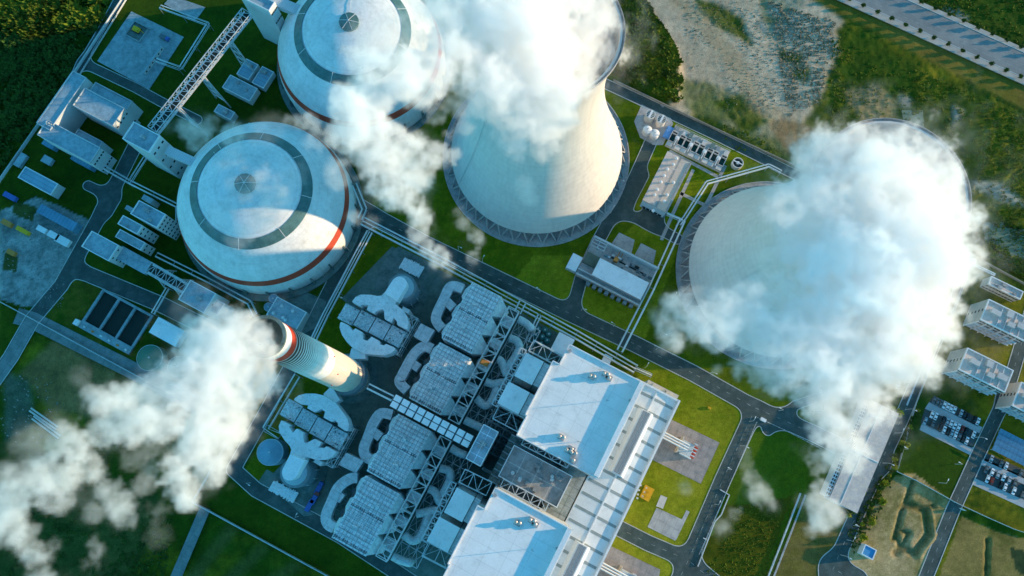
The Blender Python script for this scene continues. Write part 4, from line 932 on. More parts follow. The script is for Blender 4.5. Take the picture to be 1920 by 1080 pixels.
# settling basins
Z = 3.0; u0, v0, u1, v1 = rc((1262, 230), (1352, 318), Z)
a = U(1252, 262, Z); b = U(1358, 262 + 50, Z); u0 = U(1268, 232, Z)[0]; v1 = U(1268, 232, Z)[1]; u1 = U(1370, 283, Z)[0]; v0 = U(1345, 318, Z)[1]
T = thing('treatment_basins', 'row of eight dark green water basins in a pale concrete frame', 'water basins', (u0 + u1) / 2, (v0 + v1) / 2)
PALEC = M('pale_concrete', (.56, .53, .50), var=.15)
MB().box(u0, v0, u1, v1, 0, 1.0).build('floor_slab', PALEC, T)
L = u1 - u0; Wd = v1 - v0
for i in range(8):
    x0 = u0 + L * i / 8 + .5 + (.8 if i % 2 else 0); x1 = u0 + L * (i + 1) / 8 - .3 - (0 if i % 2 else .8)
    m = MB(); a_, b_ = v0 + Wd * .24, v0 + Wd * .68
    MB().box(x0, a_, x1, b_, 1.0, 1.5).build('water', WATER, T)
    MB().box(x0 - .35, a_ - .35, x0, b_ + .35, 1, 3).box(x1, a_ - .35, x1 + .35, b_ + .35, 1, 3).box(x0, a_ - .35, x1, a_, 1, 3).box(x0, b_, x1, b_ + .35, 1, 3).box(x0, b_ - 1.6, x1, b_ - 1.3, 1.4, 3.0).build('basin_wall', PALEC, T)
    MB().box(x0 + .3, v0 + Wd * .72, x1 - .3, v0 + Wd * .95, 1, 2.2 + (i % 3) * .5).build('valve_chamber', (GREYR, PALEC, CONCD)[i % 3], T)
    MB().box(x0 - .3, v0 + .3, x1 + .2, v0 + Wd * .2, 1, 2.6).build('walkway', PALEC, T)
for i in range(4):
    x = u0 + L * (i + .5) / 4; y = v0 + Wd * .46
    MB().cyl(x, y, 1, 3.6, 1.3, 14).cyl(x, y, 3.6, 4.2, .5, 8).box(x - .25, v0 + Wd * .1, x + .25, y - 1.2, 3.0, 3.5).build('stirrer', WALLW, T)
m = MB()
for i in range(60): m.tube((u0 + L * i / 59, v1 - .2, 1), (u0 + L * i / 59, v1 - .2, 3.2), .06, 4)
m.tube((u0, v1 - .2, 3.2), (u1, v1 - .2, 3.2), .08, 4).build('handrail', STEEL, T)
# tanks
def tank(name, label, px, py, z, r, mat, kind='cone', group=None):
    x, y = U(px, py, z); T = thing(name, label, 'tank', x, y, 0, group); 
    if kind == 'open':
        MB().lathe(x, y, [(r, 0), (r, z), (r - .3, z), (r - .3, z - 1.2), (.05, z - 1.2)], 32).build('vessel', mat, T)
        MB().lathe(x, y, [(r - .6, z - 1.15), (.1, z - 1.15)], 24).build('liquid', WATER, T)
        for k in range(5): MB().box(x - math.sqrt(max(.1, (r - .3) ** 2 - (k - 2) ** 2 * (r / 2.8) ** 2)), y + (k - 2) * r / 2.8 - .13, x + math.sqrt(max(.1, (r - .3) ** 2 - (k - 2) ** 2 * (r / 2.8) ** 2)), y + (k - 2) * r / 2.8 + .13, z - .5, z - .1).build('grating_bar', WALLW, T)
        MB().box(x - .6, y - r * .9, x + .6, y + r * .9, z, z + .3).build('bridge', WALLW, T)
    elif kind == 'dome':
        MB().lathe(x, y, [(r, 0), (r, z * .7)] + [(r * math.cos(t), z * .7 + r * .45 * math.sin(t)) for t in (.3, .6, .9, 1.2, 1.5)], 32, close=True).build('vessel', mat, T, smooth=True); MB().cyl(x, y, z * .7 + r * .44, z * .7 + r * .45 + .8, .5, 8).build('hatch', STEEL, T)
    else:
        MB().lathe(x, y, [(r, 0), (r, z), (r * .5, z + r * .1), (.05, z + r * .2)], 40).build('vessel', mat, T, smooth=True); MB().cyl(x, y, z + r * .19, z + r * .2 + .9, .45, 8).build('hatch', STEEL, T)
        m = MB().lathe(x, y, [(r - .1, z + .9), (r, z + 1.0), (r - .2, z + 1.0)], 32)
        for k in range(16): m.tube((x + (r - .1) * math.cos(k * .39), y + (r - .1) * math.sin(k * .39), z), (x + (r - .1) * math.cos(k * .39), y + (r - .1) * math.sin(k * .39), z + 1), .05, 4)
        m.build('handrail', STEEL, T)
    MB().tube((x + r + .3, y, 0), (x + r + .3, y, z), .15, 4).tube((x + r + .3, y + .5, 0), (x + r + .3, y + .5, z), .15, 4).build('ladder', STEELD, T)
TW = M('tank_white', (.68, .64, .60), var=.12)
tank('round_tank', 'open round tank with striped grating, nearer the perimeter bend', 1220, 214, 7, 2.9, TW, 'open', 'open tanks by the perimeter road'); tank('round_tank', 'open round tank with striped grating, nearer the basins', 1241, 223, 7, 2.9, TW, 'open', 'open tanks by the perimeter road')
tank('domed_tank', 'upper one of two small white domed tanks', 1215, 241, 6, 2.8, M('tank_bright', (.78, .75, .73), var=.08), 'dome'); tank('domed_tank', 'lower one of two small white domed tanks', 1229, 248, 6, 2.8, M('tank_bright', (.78, .75, .73), var=.08), 'dome')
tank('round_tank', 'large blue-topped round tank beside the lower scrubber', 507, 848, 11, 7.2, TANKB); tank('round_tank', 'green round tank beyond the dark square basins', 282, 671, 6, 7.4, TANKG); tank('round_tank', 'dim green tank half under the chimney steam', 335, 688, 5, 6, TANKG)
tank('round_tank', 'upper small round tank beside the blue shed near the dome', 513, 560, 6, 2.6, TANKB); tank('round_tank', 'lower small round tank beside the blue shed near the dome', 504, 576, 6, 2.6, TANKB)
x, y = U(1384, 305, 4); T = thing('clarifier', 'round clarifier tank standing alone on the lawn by the road', 'clarifier', x, y)
MB().lathe(x, y, [(3.4, 0), (3.4, 4), (3.0, 4), (3.0, 2.8), (.05, 2.8)], 32).build('vessel', TW, T); MB().lathe(x, y, [(2.6, 3.0), (2.6, 3.3), (1.3, 3.3), (1.3, 3.0)], 24).build('weir_ring', DARK, T); MB().cyl(x, y, 2.8, 4.2, .9, 12).box(x - 3.2, y - .3, x + 3.2, y + .3, 4, 4.3).build('centre_column', WALLW, T)
MB().sheet(pts([(1203, 196), (1258, 222), (1262, 232), (1243, 272), (1225, 272), (1200, 258), (1189, 228)]), .1).build('concrete_apron', CONC, kind='structure')
x, y = U(1253, 248, 1.5); tag(MB().box(x - 2, y - 4, x + 2, y + 4, 0, 1.6).box(x - 1.4, y - 3.4, x + 1.4, y + 3.4, 1.6, 1.75).build('dosing_tank', M('bright_blue', (.16, .34, .62), var=.2)), 'small blue rectangular tank beside the white domed tanks', 'tank')

# intake building with white roof and open bays
Z = 10; T = thing('filter_house', 'filter building with a bright white roof slab and open basins', 'filter building', *U(1150, 505, Z)[:2])
u0, v0, u1, v1 = rc((1118, 443), (1195, 575), Z); 
A, B, C, D = U(1117, 442, Z), U(1234, 500, Z), U(1205, 572, 8), U(1078, 512, 8); u0, u1 = (A[0] + D[0]) / 2, (B[0] + C[0]) / 2; v1 = (A[1] + B[1]) / 2; v0 = (C[1] + D[1]) / 2
MB().box(u0, v0, u1, v1, 0, 4).build('base', CONC, T)
a = U(1126, 485, Z); b = U(1217, 528, Z); c = U(1200, 560, Z); MB().box(a[0], c[1], b[0], a[1], 4, Z - .4).build('wall', WALL, T); MB().box(a[0] - .3, c[1] - .3, b[0] + .3, a[1] + .3, Z - .4, Z).build('roof', WHITE2, T)
MB().box(u0 + .4, v0 + 8, a[0] - .6, v0 + 15, 4, 6).build('dark_basin', M('mossy_concrete', (.10, .13, .10), var=.3), T)
MB().frame(u0, v1 - 6, a[0] - .4, v1, 4, 9, 2, 3, 1, .22, False).build('open_frame', STEEL, T)
MB().box(u0, v1 - .8, u1, v1 + .3, 4, 9).build('end_wall', WALL, T)
MB().box(u0, v0 - .2, u1, v0 + .6, 4, 6.5).box(u0, v0 + 3, u1, v0 + 3.5, 4, 6.5).build('channel_wall', WALL, T)
rnd = random.Random(11)
for k in range(16):
    x = a[0] + 2 + k * (u1 - a[0] - 4) / 15; y = a[1] + rnd.choice([2.2, 4.6, 6.6]); s = rnd.uniform(.5, 1.3)
    MB().box(x - s, y - .6, x + s, y + .6, 4, 4.4 + rnd.uniform(.3, 1.8)).build('pump', rnd.choice([DARKM, STEEL, DARK, STEELD]), T)
for k in range(4):
    x = a[0] + 4 + k * 6.5; MB().box(x, a[1] + .8, x + 4.6, a[1] + 1.7, 4, 4.15).box(x, a[1] + 4.8, x + 4.6, a[1] + 5.7, 4, 4.15).build('slot', DARK, T)
x, y = U(1155, 487, 6); MB().box(x - 1.3, y - 1.3, x + 1.3, y + 1.3, 4, 7).tube((x, y, 6), (x, y + 7, 6.5), .3, 6).tube((x + 2, y + 1, 5), (x + 2, y + 8, 5.5), .25, 6).build('hoist', ORNG, T)
for k in range(8): MB().box(u0 + 8 + k * 4.0, v0 - 2.6, u0 + 10.4 + k * 4.0, v0 - .2, 0, 3.4).build('buttress', STEELD, T)
for q in ([(1161, 436), (1190, 450), (1184, 475), (1147, 456)], [(1202, 456), (1230, 470), (1225, 495), (1190, 478)]): MB().sheet(pts(q), .09).build('concrete_apron', CONC, kind='structure')
building('small_shed', 'white square shed on the lawn left of the filter building', (1075, 474), (1079, 510), 5, 'shed', WB, WHITE2, parapet=0)
building('grey_shed', 'pale grey shed beside the teal drums and boiler house', (1049, 622), (1060, 672), 9, 'shed', WALL, WHITE2, parapet=0)
building('white_cabin', 'small white cabin at the upper boiler house corner by the rack', (1135, 663), (1143, 683), 6, 'cabin', WALLW, WHITE2, parapet=0)
for k, (px, py) in enumerate(((1009, 616), (1022, 618), (1005, 628), (1017, 631), (1029, 626), (1002, 640), (1014, 644), (1026, 638))):
    tank('storage_drum', 'teal drum, %s of eight standing between the racks' % ORD[k], px, py, 3, 1.7, M('teal_drum', (.05, .20, .20), var=.15), 'dome', 'teal drums by the grey shed')
# transformers and pads on the lawn
def padf(lst, m=PADR, z=.12): MB().sheet(pts(lst), z).build('concrete_pad', m, kind='structure')
padf([(1255, 785), (1349, 830), (1314, 907), (1215, 858)]); padf([(1137, 1020), (1238, 1068), (1230, 1110), (1110, 1100)]); padf([(1231, 952), (1281, 975), (1266, 1014), (1214, 988)], CONC); padf([(1239, 928), (1251, 933), (1243, 954), (1230, 949)], PALEC)
def transformer(px, py, label):
    x, y = U(px, py, 3); T = thing('transformer', label, 'transformer', x, y, 0, 'large transformers on reddish pads')
    MB().box(x - 5, y - 3.6, x + 2, y + 3.6, 0, 4.4).build('tank_body', WALL, T)
    for k in range(7): MB().box(x + 2.1, y - 3.4 + k * 1.0, x + 4.4, y - 2.8 + k * 1.0, .4, 3.8).build('radiator', RED if k % 2 == 0 else STEEL, T)
    for k in range(3): MB().tube((x - 3 + k * 2.2, y, 4.4), (x - 3 + k * 2.2, y, 6.6), .35, 8, .15).build('bushing', CONC, T)
    MB().box(x - 6.2, y - 4.8, x - 5.6, y + 4.8, 0, 7).build('fire_wall', M('beige_wall2', (.52, .47, .40)), T)
    MB().box(x + 1, y + 3.9, x + 3.2, y + 4.6, 3, 6).tube((x - 4, y - 4.2, 4.2), (x + 3, y - 4.2, 4.2), .5, 8).build('oil_conservator', STEEL, T)
    for k in range(3): MB().tube((x - 20, y + 1.8 - k * 1.5, 7), (x - 1, y + 1.8 - k * 1.5, 7), .5, 10).build('bus_duct', WALLW, T)
transformer(1291, 843, 'transformer with red radiators on the upper reddish pad'); transformer(1176, 1087, 'transformer cut by the bottom edge on the lower reddish pad')
x, y = U(1214, 925, 3); T = thing('gas_skid', 'yellow framed equipment skid on the grass beside the turbine hall', 'equipment skid', x, y)
MB().box(x - 2.6, y - 3.8, x + 2.6, y + 3.8, .2, .7).build('base', YELL, T); MB().frame(x - 2.4, y - 3.6, x + 2.4, y + 3.6, .7, 3.2, 2, 3, 1, .16, True).build('frame', YELL, T)
for k in range(5): MB().cyl(x - 1.5 + (k % 2) * 2.4, y - 2.6 + k * 1.25, .7, 2.6, .55, 10).build('vessel', YELL if k % 2 else WALLW, T)
for k, (px, py) in enumerate(((1201, 910), (1198, 919), (1196, 927), (1195, 934))): x, y = U(px, py, .8); tag(MB().cyl(x, y, 0, 1.4, .55, 10).cyl(x, y, 1.4, 1.6, .3, 8).build('gas_bottle', WALLW), 'white round drum, %s down the wall by the yellow skid' % ORD[k], 'drum', 'white drums by the yellow skid')
# ------------------------------------------------------------------ coal handling on the left
DUSKR = M('dusty_blue_roof', (.30, .40, .45), var=.2, scale=.15, c2=(.20, .29, .33), patch=.54)
WG = M('window_wall', (.52, .56, .57), var=.08)
# transfer tower and truss gallery
T, r = building('transfer_tower', 'tall square transfer tower joining the long truss gallery to the storage dome', (252, 229), (280, 287), 42, 'transfer tower', WG, DUSKR, parapet=1.0, units=1, seed=3, windows={'+u': (3, 4, 1.6, 1.6)})
T, r = building('transfer_tower', 'transfer tower cut by the top edge beside the second storage dome', (462, -22), (505, 22), 45, 'transfer tower', WG, DUSKR, parapet=1.0, windows={'+u': (4, 5, 1.4, 1.4)})
def gallery(name, label, a, b, za, zb, w, h, mat, legs, cat='conveyor gallery'):
    pa, pb = U(*a, za), U(*b, zb); T = thing(name, label, cat, (pa[0] + pb[0]) / 2, (pa[1] + pb[1]) / 2)
    A, B = Vector((*pa, za)), Vector((*pb, zb)); d = (B - A); d2 = Vector((d.x, d.y, 0)).normalized(); n = Vector((-d2.y, d2.x, 0)) * w / 2; H = Vector((0, 0, h))
    if mat: MB().hexa([A - n - H, B - n - H, B + n - H, A + n - H, A - n, B - n, B + n, A + n]).build('housing', mat, T)
    else:
        MB().truss(A - H, B - H, w, h, 3.6, .26).build('truss', STEEL, T)
        MB().hexa([A - n * .55 - H * .95, B - n * .55 - H * .95, B + n * .55 - H * .95, A + n * .55 - H * .95, A - n * .55 - H * .7, B - n * .55 - H * .7, B + n * .55 - H * .7, A + n * .55 - H * .7]).build('belt', DARK, T)
        for s in (-1, 1): MB().hexa([A + n * s * .9 - H, B + n * s * .9 - H, B + n * s * .62 - H, A + n * s * .62 - H, A + n * s * .9 - H * .9, B + n * s * .9 - H * .9, B + n * s * .62 - H * .9, A + n * s * .62 - H * .9]).build('walkway', WALLW, T)
    for t in legs:
        p = A + d * t - H; m = MB(); w2 = w * .5
        for s in (-1, 1): m.tube(p + n * s * .9, (p.x + n.x * s * 1.8, p.y + n.y * s * 1.8, 0), .5, 4)
        k = 5
        for i in range(1, k):
            f = i / k; q = p.z * (1 - f)
            m.tube((p.x - n.x * (.9 + .9 * f), p.y - n.y * (.9 + .9 * f), q), (p.x + n.x * (.9 + .9 * f), p.y + n.y * (.9 + .9 * f), q), .25, 4)
            m.tube((p.x - n.x * (.9 + .9 * f), p.y - n.y * (.9 + .9 * f), q), (p.x + n.x * (.7 + .9 * f), p.y + n.y * (.7 + .9 * f), q + p.z / k), .2, 4)
        m.build('trestle', STEEL, T)
    return T
gallery('conveyor_gallery', 'long open truss gallery climbing over the dark yard to the top edge', (285, 242), (462, 20), 40, 42, 6.2, 3.6, None, (.22, .48, .78))
gallery('conveyor_gallery', 'short enclosed gallery from the transfer tower into the storage dome', (312, 280), (382, 312), 36, 34, 5.2, 3.5, WALL, ())
gallery('conveyor_gallery', 'enclosed gallery from the top transfer tower to the second dome', (500, -6), (560, 18), 40, 38, 6.0, 4, WALL, ())
# crusher complex
T = thing('workshop_complex', 'large grey workshop with three long wings by the left fence', 'workshop', *U(150, 225, 10)[:2])
def wing(a, b, w, z, mat=DUSKR, win=None, name='wing_roof'):
    """a, b: middle of the two short roof edges"""
    pa, pb = U(*a, z), U(*b, z); hor = abs(pa[0] - pb[0]) > abs(pa[1] - pb[1])
    if hor: u0, u1 = sorted((pa[0], pb[0])); m = (pa[1] + pb[1]) / 2; v0, v1 = m - w / 2, m + w / 2
    else: v0, v1 = sorted((pa[1], pb[1])); m = (pa[0] + pb[0]) / 2; u0, u1 = m - w / 2, m + w / 2
    MB().box(u0, v0, u1, v1, 0, z - .3).build('wall', WG, T); r_ = MB().box(u0 - .1, v0 - .1, u1 + .1, v1 + .1, z - .3, z).build(name, mat, T)
    m_ = MB()
    for q in ((u0, v0 - .12, u1, v0 + .3), (u0, v1 - .3, u1, v1 + .12), (u0 - .12, v0, u0 + .3, v1), (u1 - .3, v0, u1 + .12, v1)): m_.box(*q, z, z + .8)
    m_.build('parapet', WALL, T)
    if win:
        for i in range(win[0]):
            for j in range(win[1]): unit_box('window', GLASS, .14, 1.3, 1.3, T, (u1 + .02, v0 + (v1 - v0) * (i + .5) / win[0], z * (j + .6) / win[1]))
    return u0, v0, u1, v1
wing((150, 140), (82, 238), 9.5, 20); wing((150, 180), (222, 222), 12.5, 20.4, win=(4, 2)); wing((172, 167), (243, 200), 8.2, 14); wing((78, 243), (182, 288), 10.5, 19.6, win=(5, 2)); wing((135, 262), (200, 258), 4, 12)
x, y = U(93, 232, 20)
for k in range(7): MB().cyl(x - 2 + k * .9, y - (k % 2) * 1.1, 19.6, 21 + (k % 3) * .4, .4, 8).build('roof_vent', STEEL, T)
MB().frame(*rc((160, 150), (150, 178), 12), 0, 14, 3, 4, 1, .2, False).build('open_frame', STEEL, T)
building('blue_shed', 'bright blue small shed below the workshop, nearer the fence', (85, 258), (98, 280), 5, 'shed', BLUES, BLUES, parapet=0); building('blue_shed', 'bright blue long shed below the workshop, nearer the road', (140, 284), (168, 317), 6, 'shed', BLUES, BLUES, parapet=0)
T, r = building('ribbed_shed', 'long ribbed pale shed by the left edge, with a blue end strip', (48, 312), (95, 366), 8, 'shed', WG, M('ribbed_blue', (.22, .36, .46), var=.15, lines=(0, 2.5), lc=.75), parapet=.3)
# tank pad
MB().prism(pts([(247, 22), (345, 70), (280, 168), (183, 115)]), -.05, .5).build('concrete_pad', M('dusty_blue_pad', (.26, .34, .37), var=.25, scale=.15, c2=(.18, .25, .27), patch=.52), kind='structure', flat=True)
MB().prism(pts([(322, -8), (385, 14), (366, 40), (308, 8)]), -.05, .3).build('concrete_pad', MATS['dusty_blue_pad'], kind='structure', flat=True)
x, y = U(258, 60, .5); T = thing('sump', 'square open sump holding something yellow on the corner of the pad', 'sump', x, y, .5)
MB().box(x - 5.5, y - 5.5, x + 5.5, y - 5, .5, 1.7).box(x - 5.5, y + 5, x + 5.5, y + 5.5, .5, 1.7).box(x - 5.5, y - 5, x - 5, y + 5, .5, 1.7).box(x + 5, y - 5, x + 5.5, y + 5, .5, 1.7).build('curb', MATS['dusty_blue_pad'], T); MB().box(x - 5, y - 5, x + 5, y + 5, .51, .6).build('floor', CONCD, T)
x, y = U(255, 54, 2.5); T = thing('digger', 'yellow digger standing in the square sump', 'digger', x, y, .6)
MB().hexa([(x - 2.2, y - 1.6, 1.5), (x + 2.2, y - 1.6, 1.5), (x + 2.2, y + 1.6, 1.5), (x - 2.2, y + 1.6, 1.5), (x - 1.6, y - 1.3, 3.6), (x + 1.8, y - 1.4, 3.0), (x + 1.8, y + 1.4, 3.0), (x - 1.6, y + 1.3, 3.6)]).build('body', YELL, T)
for s in (-1, 1): MB().box(x - 2.4, y + s * 1.5 - .4, x + 2.4, y + s * 1.5 + .4, .6, 1.6).build('track', DARK, T)
MB().tube((x + 1.8, y, 2.6), (x + 4.2, y, 4.2), .3, 4).tube((x + 4.2, y, 4.2), (x + 5, y, 1.6), .25, 4).build('arm', YELL, T)
building('pump_shed', 'long narrow blue-white shed standing on the concrete tank pad', (301, 85), (270, 136), 3.6, 'shed', WG, DUSKR, parapet=0, windows={'+u': (6, 1, 1.2, 1.2)})
x, y = U(308, 70, 2); T = thing('truck', 'small dark truck parked near the pad corner', 'truck', x, y, .5); MB().box(x - 3, y - 1.2, x + 1.4, y + 1.2, 1.4, 2.6).build('load_bed', DARKM, T); MB().box(x + 1.6, y - 1.15, x + 3.4, y + 1.15, 1.2, 3.2).build('cab', BLUEP, T)
for a in (-2, 0, 2.4):
    for s in (-1, 1): MB().tube((x + a, y + s * 1.0, 1), (x + a, y + s * 1.25, 1), .5, 10).build('wheel', DARK, T)
# crusher house cluster and conveyor line
building('crusher_house', 'tallest of the windowed blocks beside the storage dome', (262, 376), (295, 428), 26, 'crusher house', WG, DUSKR, parapet=.9, units=2, windows={'+u': (4, 6, 1.3, 1.3)}); building('crusher_house', 'middle windowed block stepping down towards the road', (232, 404), (258, 440), 21, 'crusher house', WG, DUSKR, parapet=.8, units=1, windows={'+u': (2, 4, 1.3, 1.3)})
building('crusher_house', 'lowest grey block of the crusher group, with few windows', (226, 430), (264, 470), 13, 'crusher house', WG, DUSKR, parapet=.7, windows={'+u': (2, 2, 1.3, 1.3)}); building('small_annex', 'small blue-roofed annex behind the crusher group', (270, 364), (283, 382), 9, 'annex', WG, DUSKR, parapet=0); building('small_annex', 'low blue annex left of the crusher group', (238, 384), (250, 400), 7, 'annex', WG, DUSKR, parapet=0)
building('screen_house', 'flat-roofed house at the upper end of the lower conveyor', (173, 433), (204, 490), 17, 'screen house', WG, DUSKR, parapet=.7, windows={'+u': (2, 4, 1.1, 1.2)})
gallery('conveyor_gallery', 'enclosed grey gallery running down from the flat-roofed screen house', (222, 472), (278, 503), 12, 12, 8, 3.5, DUSKR, ()); gallery('conveyor_gallery', 'open truss gallery between the screen house and the coal transfer house', (278, 501), (345, 540), 15, 19, 6.5, 3.2, None, (.3, .75))
building('coal_transfer_house', 'square transfer house beside the storage dome, upper end of the truss', (358, 525), (383, 588), 22, 'transfer house', WG, DUSKR, parapet=.9, units=1, windows={'+u': (1, 3, 1.2, 1.2)}); building('coal_transfer_house', 'smaller transfer house next to the chimney steam', (404, 560), (408, 592), 17, 'transfer house', WG, DUSKR, parapet=.6, windows={'-v': (3, 2, 1.2, 1.2)})
building('blue_roof_shed', 'blue shed with small roof lamps below the two round tanks', (520, 556), (555, 620), 9, 'shed', WG, DUSKR, parapet=.4, vents=5)
x, y = U(528, 568, 10); 
for lab, a, c, z, m_ in (('long low shed under the truss gallery, beside the second dome', (432, 140), (468, 190), 6, DUSKR), ('narrow ribbed hut, left one of the pair above the long low shed', (462, 110), (466, 150), 5, MATS['ribbed_blue']), ('narrow ribbed hut, right one of the pair above the long low shed', (492, 124), (494, 166), 5, MATS['ribbed_blue']), ('square blue-grey roof half hidden by wisps between the truss trestle and the dome', (410, 195), (432, 225), 6, DUSKR)): building('yard_shed', lab, a, c, z, 'shed', WG, m_, parapet=.2, units=2)
# basins
T = thing('sediment_basins', 'three dark rectangular basins framed by pale walkways', 'sediment basins', *U(195, 600, 1)[:2])
A, B, C, D = U(198, 545, 1.5), U(285, 592, 1.5), U(237, 667, 1.5), U(147, 606, 1.5); u0, u1 = (A[0] + D[0]) / 2, (B[0] + C[0]) / 2; v0, v1 = (C[1] + D[1]) / 2, (A[1] + B[1]) / 2
MB().box(u0, v0, u1, v1, -.5, .2).build('water', DARK, T); w = (u1 - u0)
for k in range(4): MB().box(u0 + w * k / 3 - .7, v0, u0 + w * k / 3 + .7, v1, .2, 1.5).build('walkway', MATS['dusty_blue_pad'], T)
MB().box(u0 - .7, v1 - .9, u1 + .7, v1 + .5, .2, 1.52).build('walkway', MATS['dusty_blue_pad'], T); MB().box(u0 - .7, v0 - .4, u1 + .7, v0 + 4.2, .2, 1.6).build('pump_platform', MATS['dusty_blue_pad'], T)
for k in range(6): x = u0 + 3 + k * (w - 5) / 5; MB().box(x - .6, v0 + .8, x + .6, v0 + 1.8, 1.6, 2.6).build('pump', (STEEL, ORNG, WALLW)[k % 3], T)
MB().box(u0 - 3.5, v0 - .2, u0 - .8, v0 + 3.2, 0, 3.4).build('control_cabin', WALLW, T)
building('white_shed', 'plain white flat-roofed shed between the basins and the chimney steam', (297, 594), (328, 650), 6, 'shed', WB, WHITE2, parapet=0)
building('blue_roof_hall', 'long bright blue roof at the edge of the left yard', (78, 382), (135, 434), 6, 'warehouse', BLUES, BLUES, parapet=0)
rnd = random.Random(21)
for k, (px, py, l, w_, m, lab) in enumerate(((18, 368, 4, 2, BLUEP, 'blue cabin at the upper corner of the left yard'), (78, 430, 3, 2, WALLW, 'white cabin nearest the blue hall'), (100, 441, 3.4, 2.4, WALLW, 'white cabin in the middle of the yard row'), (117, 451, 4.2, 3, WALLW, 'largest white cabin at the road end of the yard row'), (88, 300, 3, 3, DUSKR, 'small grey cabin behind the ribbed shed'), (38, 300, 2, 6, DUSKR, 'narrow hut beside the left perimeter fence'), (12, 418, 3, 2, ORNG, 'orange container in the yard'), (42, 432, 4, 1.6, YELL, 'long yellowish container in the yard'), (20, 473, 2.4, 1.8, ORNG, 'small orange container by the yard edge'))):
    x, y = U(px, py, 2.6); T = thing('site_cabin', lab, 'cabin', x, y); MB().box(x - l, y - w_ / 1.4, x + l, y + w_ / 1.4, 0, 2.6).build('body', m, T); MB().box(x - l - .15, y - w_ / 1.4 - .15, x + l + .15, y + w_ / 1.4 + .15, 2.6, 2.8).build('roof', m, T); unit_box('door', GLASS, .9, .12, 2, T, (x, y - w_ / 1.4, 1.1))
M('rubble_grey', (.26, .27, .25), var=.4)
m = MB()
for k in range(380):
    px, py = rnd.uniform(0, 120), rnd.uniform(400, 580); x, y = U(px, py, 0); s = rnd.uniform(.15, .6)
    if k > 310: x, y = U(rnd.uniform(0, 110), rnd.uniform(700, 830), 0)
    m.hexa([(x - s, y - s * .5, -.2), (x + s, y - s * .6, -.2), (x + s, y + s * .4, -.2), (x - s, y + s * .6, -.2), (x - s * .6, y - s * .4, s * .5), (x + s * .7, y - s * .4, s * .7), (x + s * .6, y + s * .3, s * .6), (x - s * .7, y + s * .4, s * .5)])
m.build('rubble', MATS['rubble_grey'], kind='stuff', flat=True)
for px0, py0, px1, py1, off, nm in ((55, 770, 105, 805, 0, 'pair of long pale pipes lying'), (60, 785, 110, 822, 0, 'single long pale pipe lying')):
    a, b = U(px0, py0, .5), U(px1, py1, .5); tag(MB().tube((*a, .5), (*b, .5), .5, 8).tube((a[0], a[1] + 1.6, .5), (b[0], b[1] + 1.6, .5), .5, 8).build('stored_pipes', PALEC), nm + ' on the dark ground at the lower left', 'pipes')
# white heaps and blue trucks beside the scrubbers
def heap(a, c, label):
    u0, v0, u1, v1 = rc(a, c, 2.5); T = thing('bag_pile', label, 'bag pile', (u0 + u1) / 2, (v0 + v1) / 2); m = MB(); rnd = random.Random(int(a[0]))
    MB().box(u0 + .5, v0 + .5, u1 - .5, v1 - .5, 0, 1.6).build('tray', CONCD, T)
    for i in range(30):
        x = u0 + (u1 - u0) * (i + .5) / 30; e0, e1 = rnd.uniform(0, 1.2), rnd.uniform(0, 1.2)
        m.box(x - (u1 - u0) / 60 - .02, v0 + e0, x + (u1 - u0) / 60 - .03, v1 - e1, 1.6, 2.4 + rnd.uniform(-.15, .25))
    m.build('bags', HEAPW, T)
heap((760, 480), (784, 522), 'ragged white pile on a tray beside the scrubber near the main pipe rack'); heap((515, 898), (548, 945), 'ragged white pile on a tray near the fence corner')
for k, (px, py, l) in enumerate(((598, 915, 'upper of the dark blue trucks beside the lowest scrubber'), (590, 934, 'middle one of the dark blue trucks beside the lowest scrubber'), (580, 948, 'lower of the dark blue trucks beside the lowest scrubber'))):
    x, y = U(px, py, 2); T = thing('truck', l, 'truck', x, y, 0, 'dark blue trucks by the scrubber'); a = 1 if k == 1 else 0
    MB().box(x - 1.3, y - 3.4, x + 1.3, y + 1.6, 1.1, 2.6 + .4 * a).build('load_bed', BLUEP, T); MB().box(x - 1.2, y + 1.8, x + 1.2, y + 3.6, .9, 3.0).build('cab', M('dull_red', (.25, .07, .06)) if a else BLUEP, T)
    for q in (-2.4, -.6, 2.6):
        for s in (-1, 1): MB().tube((x + s * 1.05, y + q, .5), (x + s * 1.3, y + q, .5), .5, 10).build('wheel', DARK, T)

# concrete yards of the equipment rows
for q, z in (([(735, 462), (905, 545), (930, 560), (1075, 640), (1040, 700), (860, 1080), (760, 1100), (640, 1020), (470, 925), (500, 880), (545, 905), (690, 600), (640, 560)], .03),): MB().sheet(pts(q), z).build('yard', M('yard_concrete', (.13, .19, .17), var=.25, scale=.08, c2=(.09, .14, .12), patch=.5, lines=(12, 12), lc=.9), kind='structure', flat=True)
for q in ([(500, 545), (560, 540), (612, 565), (598, 612), (560, 630)], [(497, 905), (530, 868), (560, 885), (545, 912), (590, 965), (570, 968)], [(723, 484), (747, 462), (812, 495), (795, 530), (700, 545), (715, 500)]): MB().sheet(pts(q), .06).build('concrete_apron', CONCD, kind='structure')

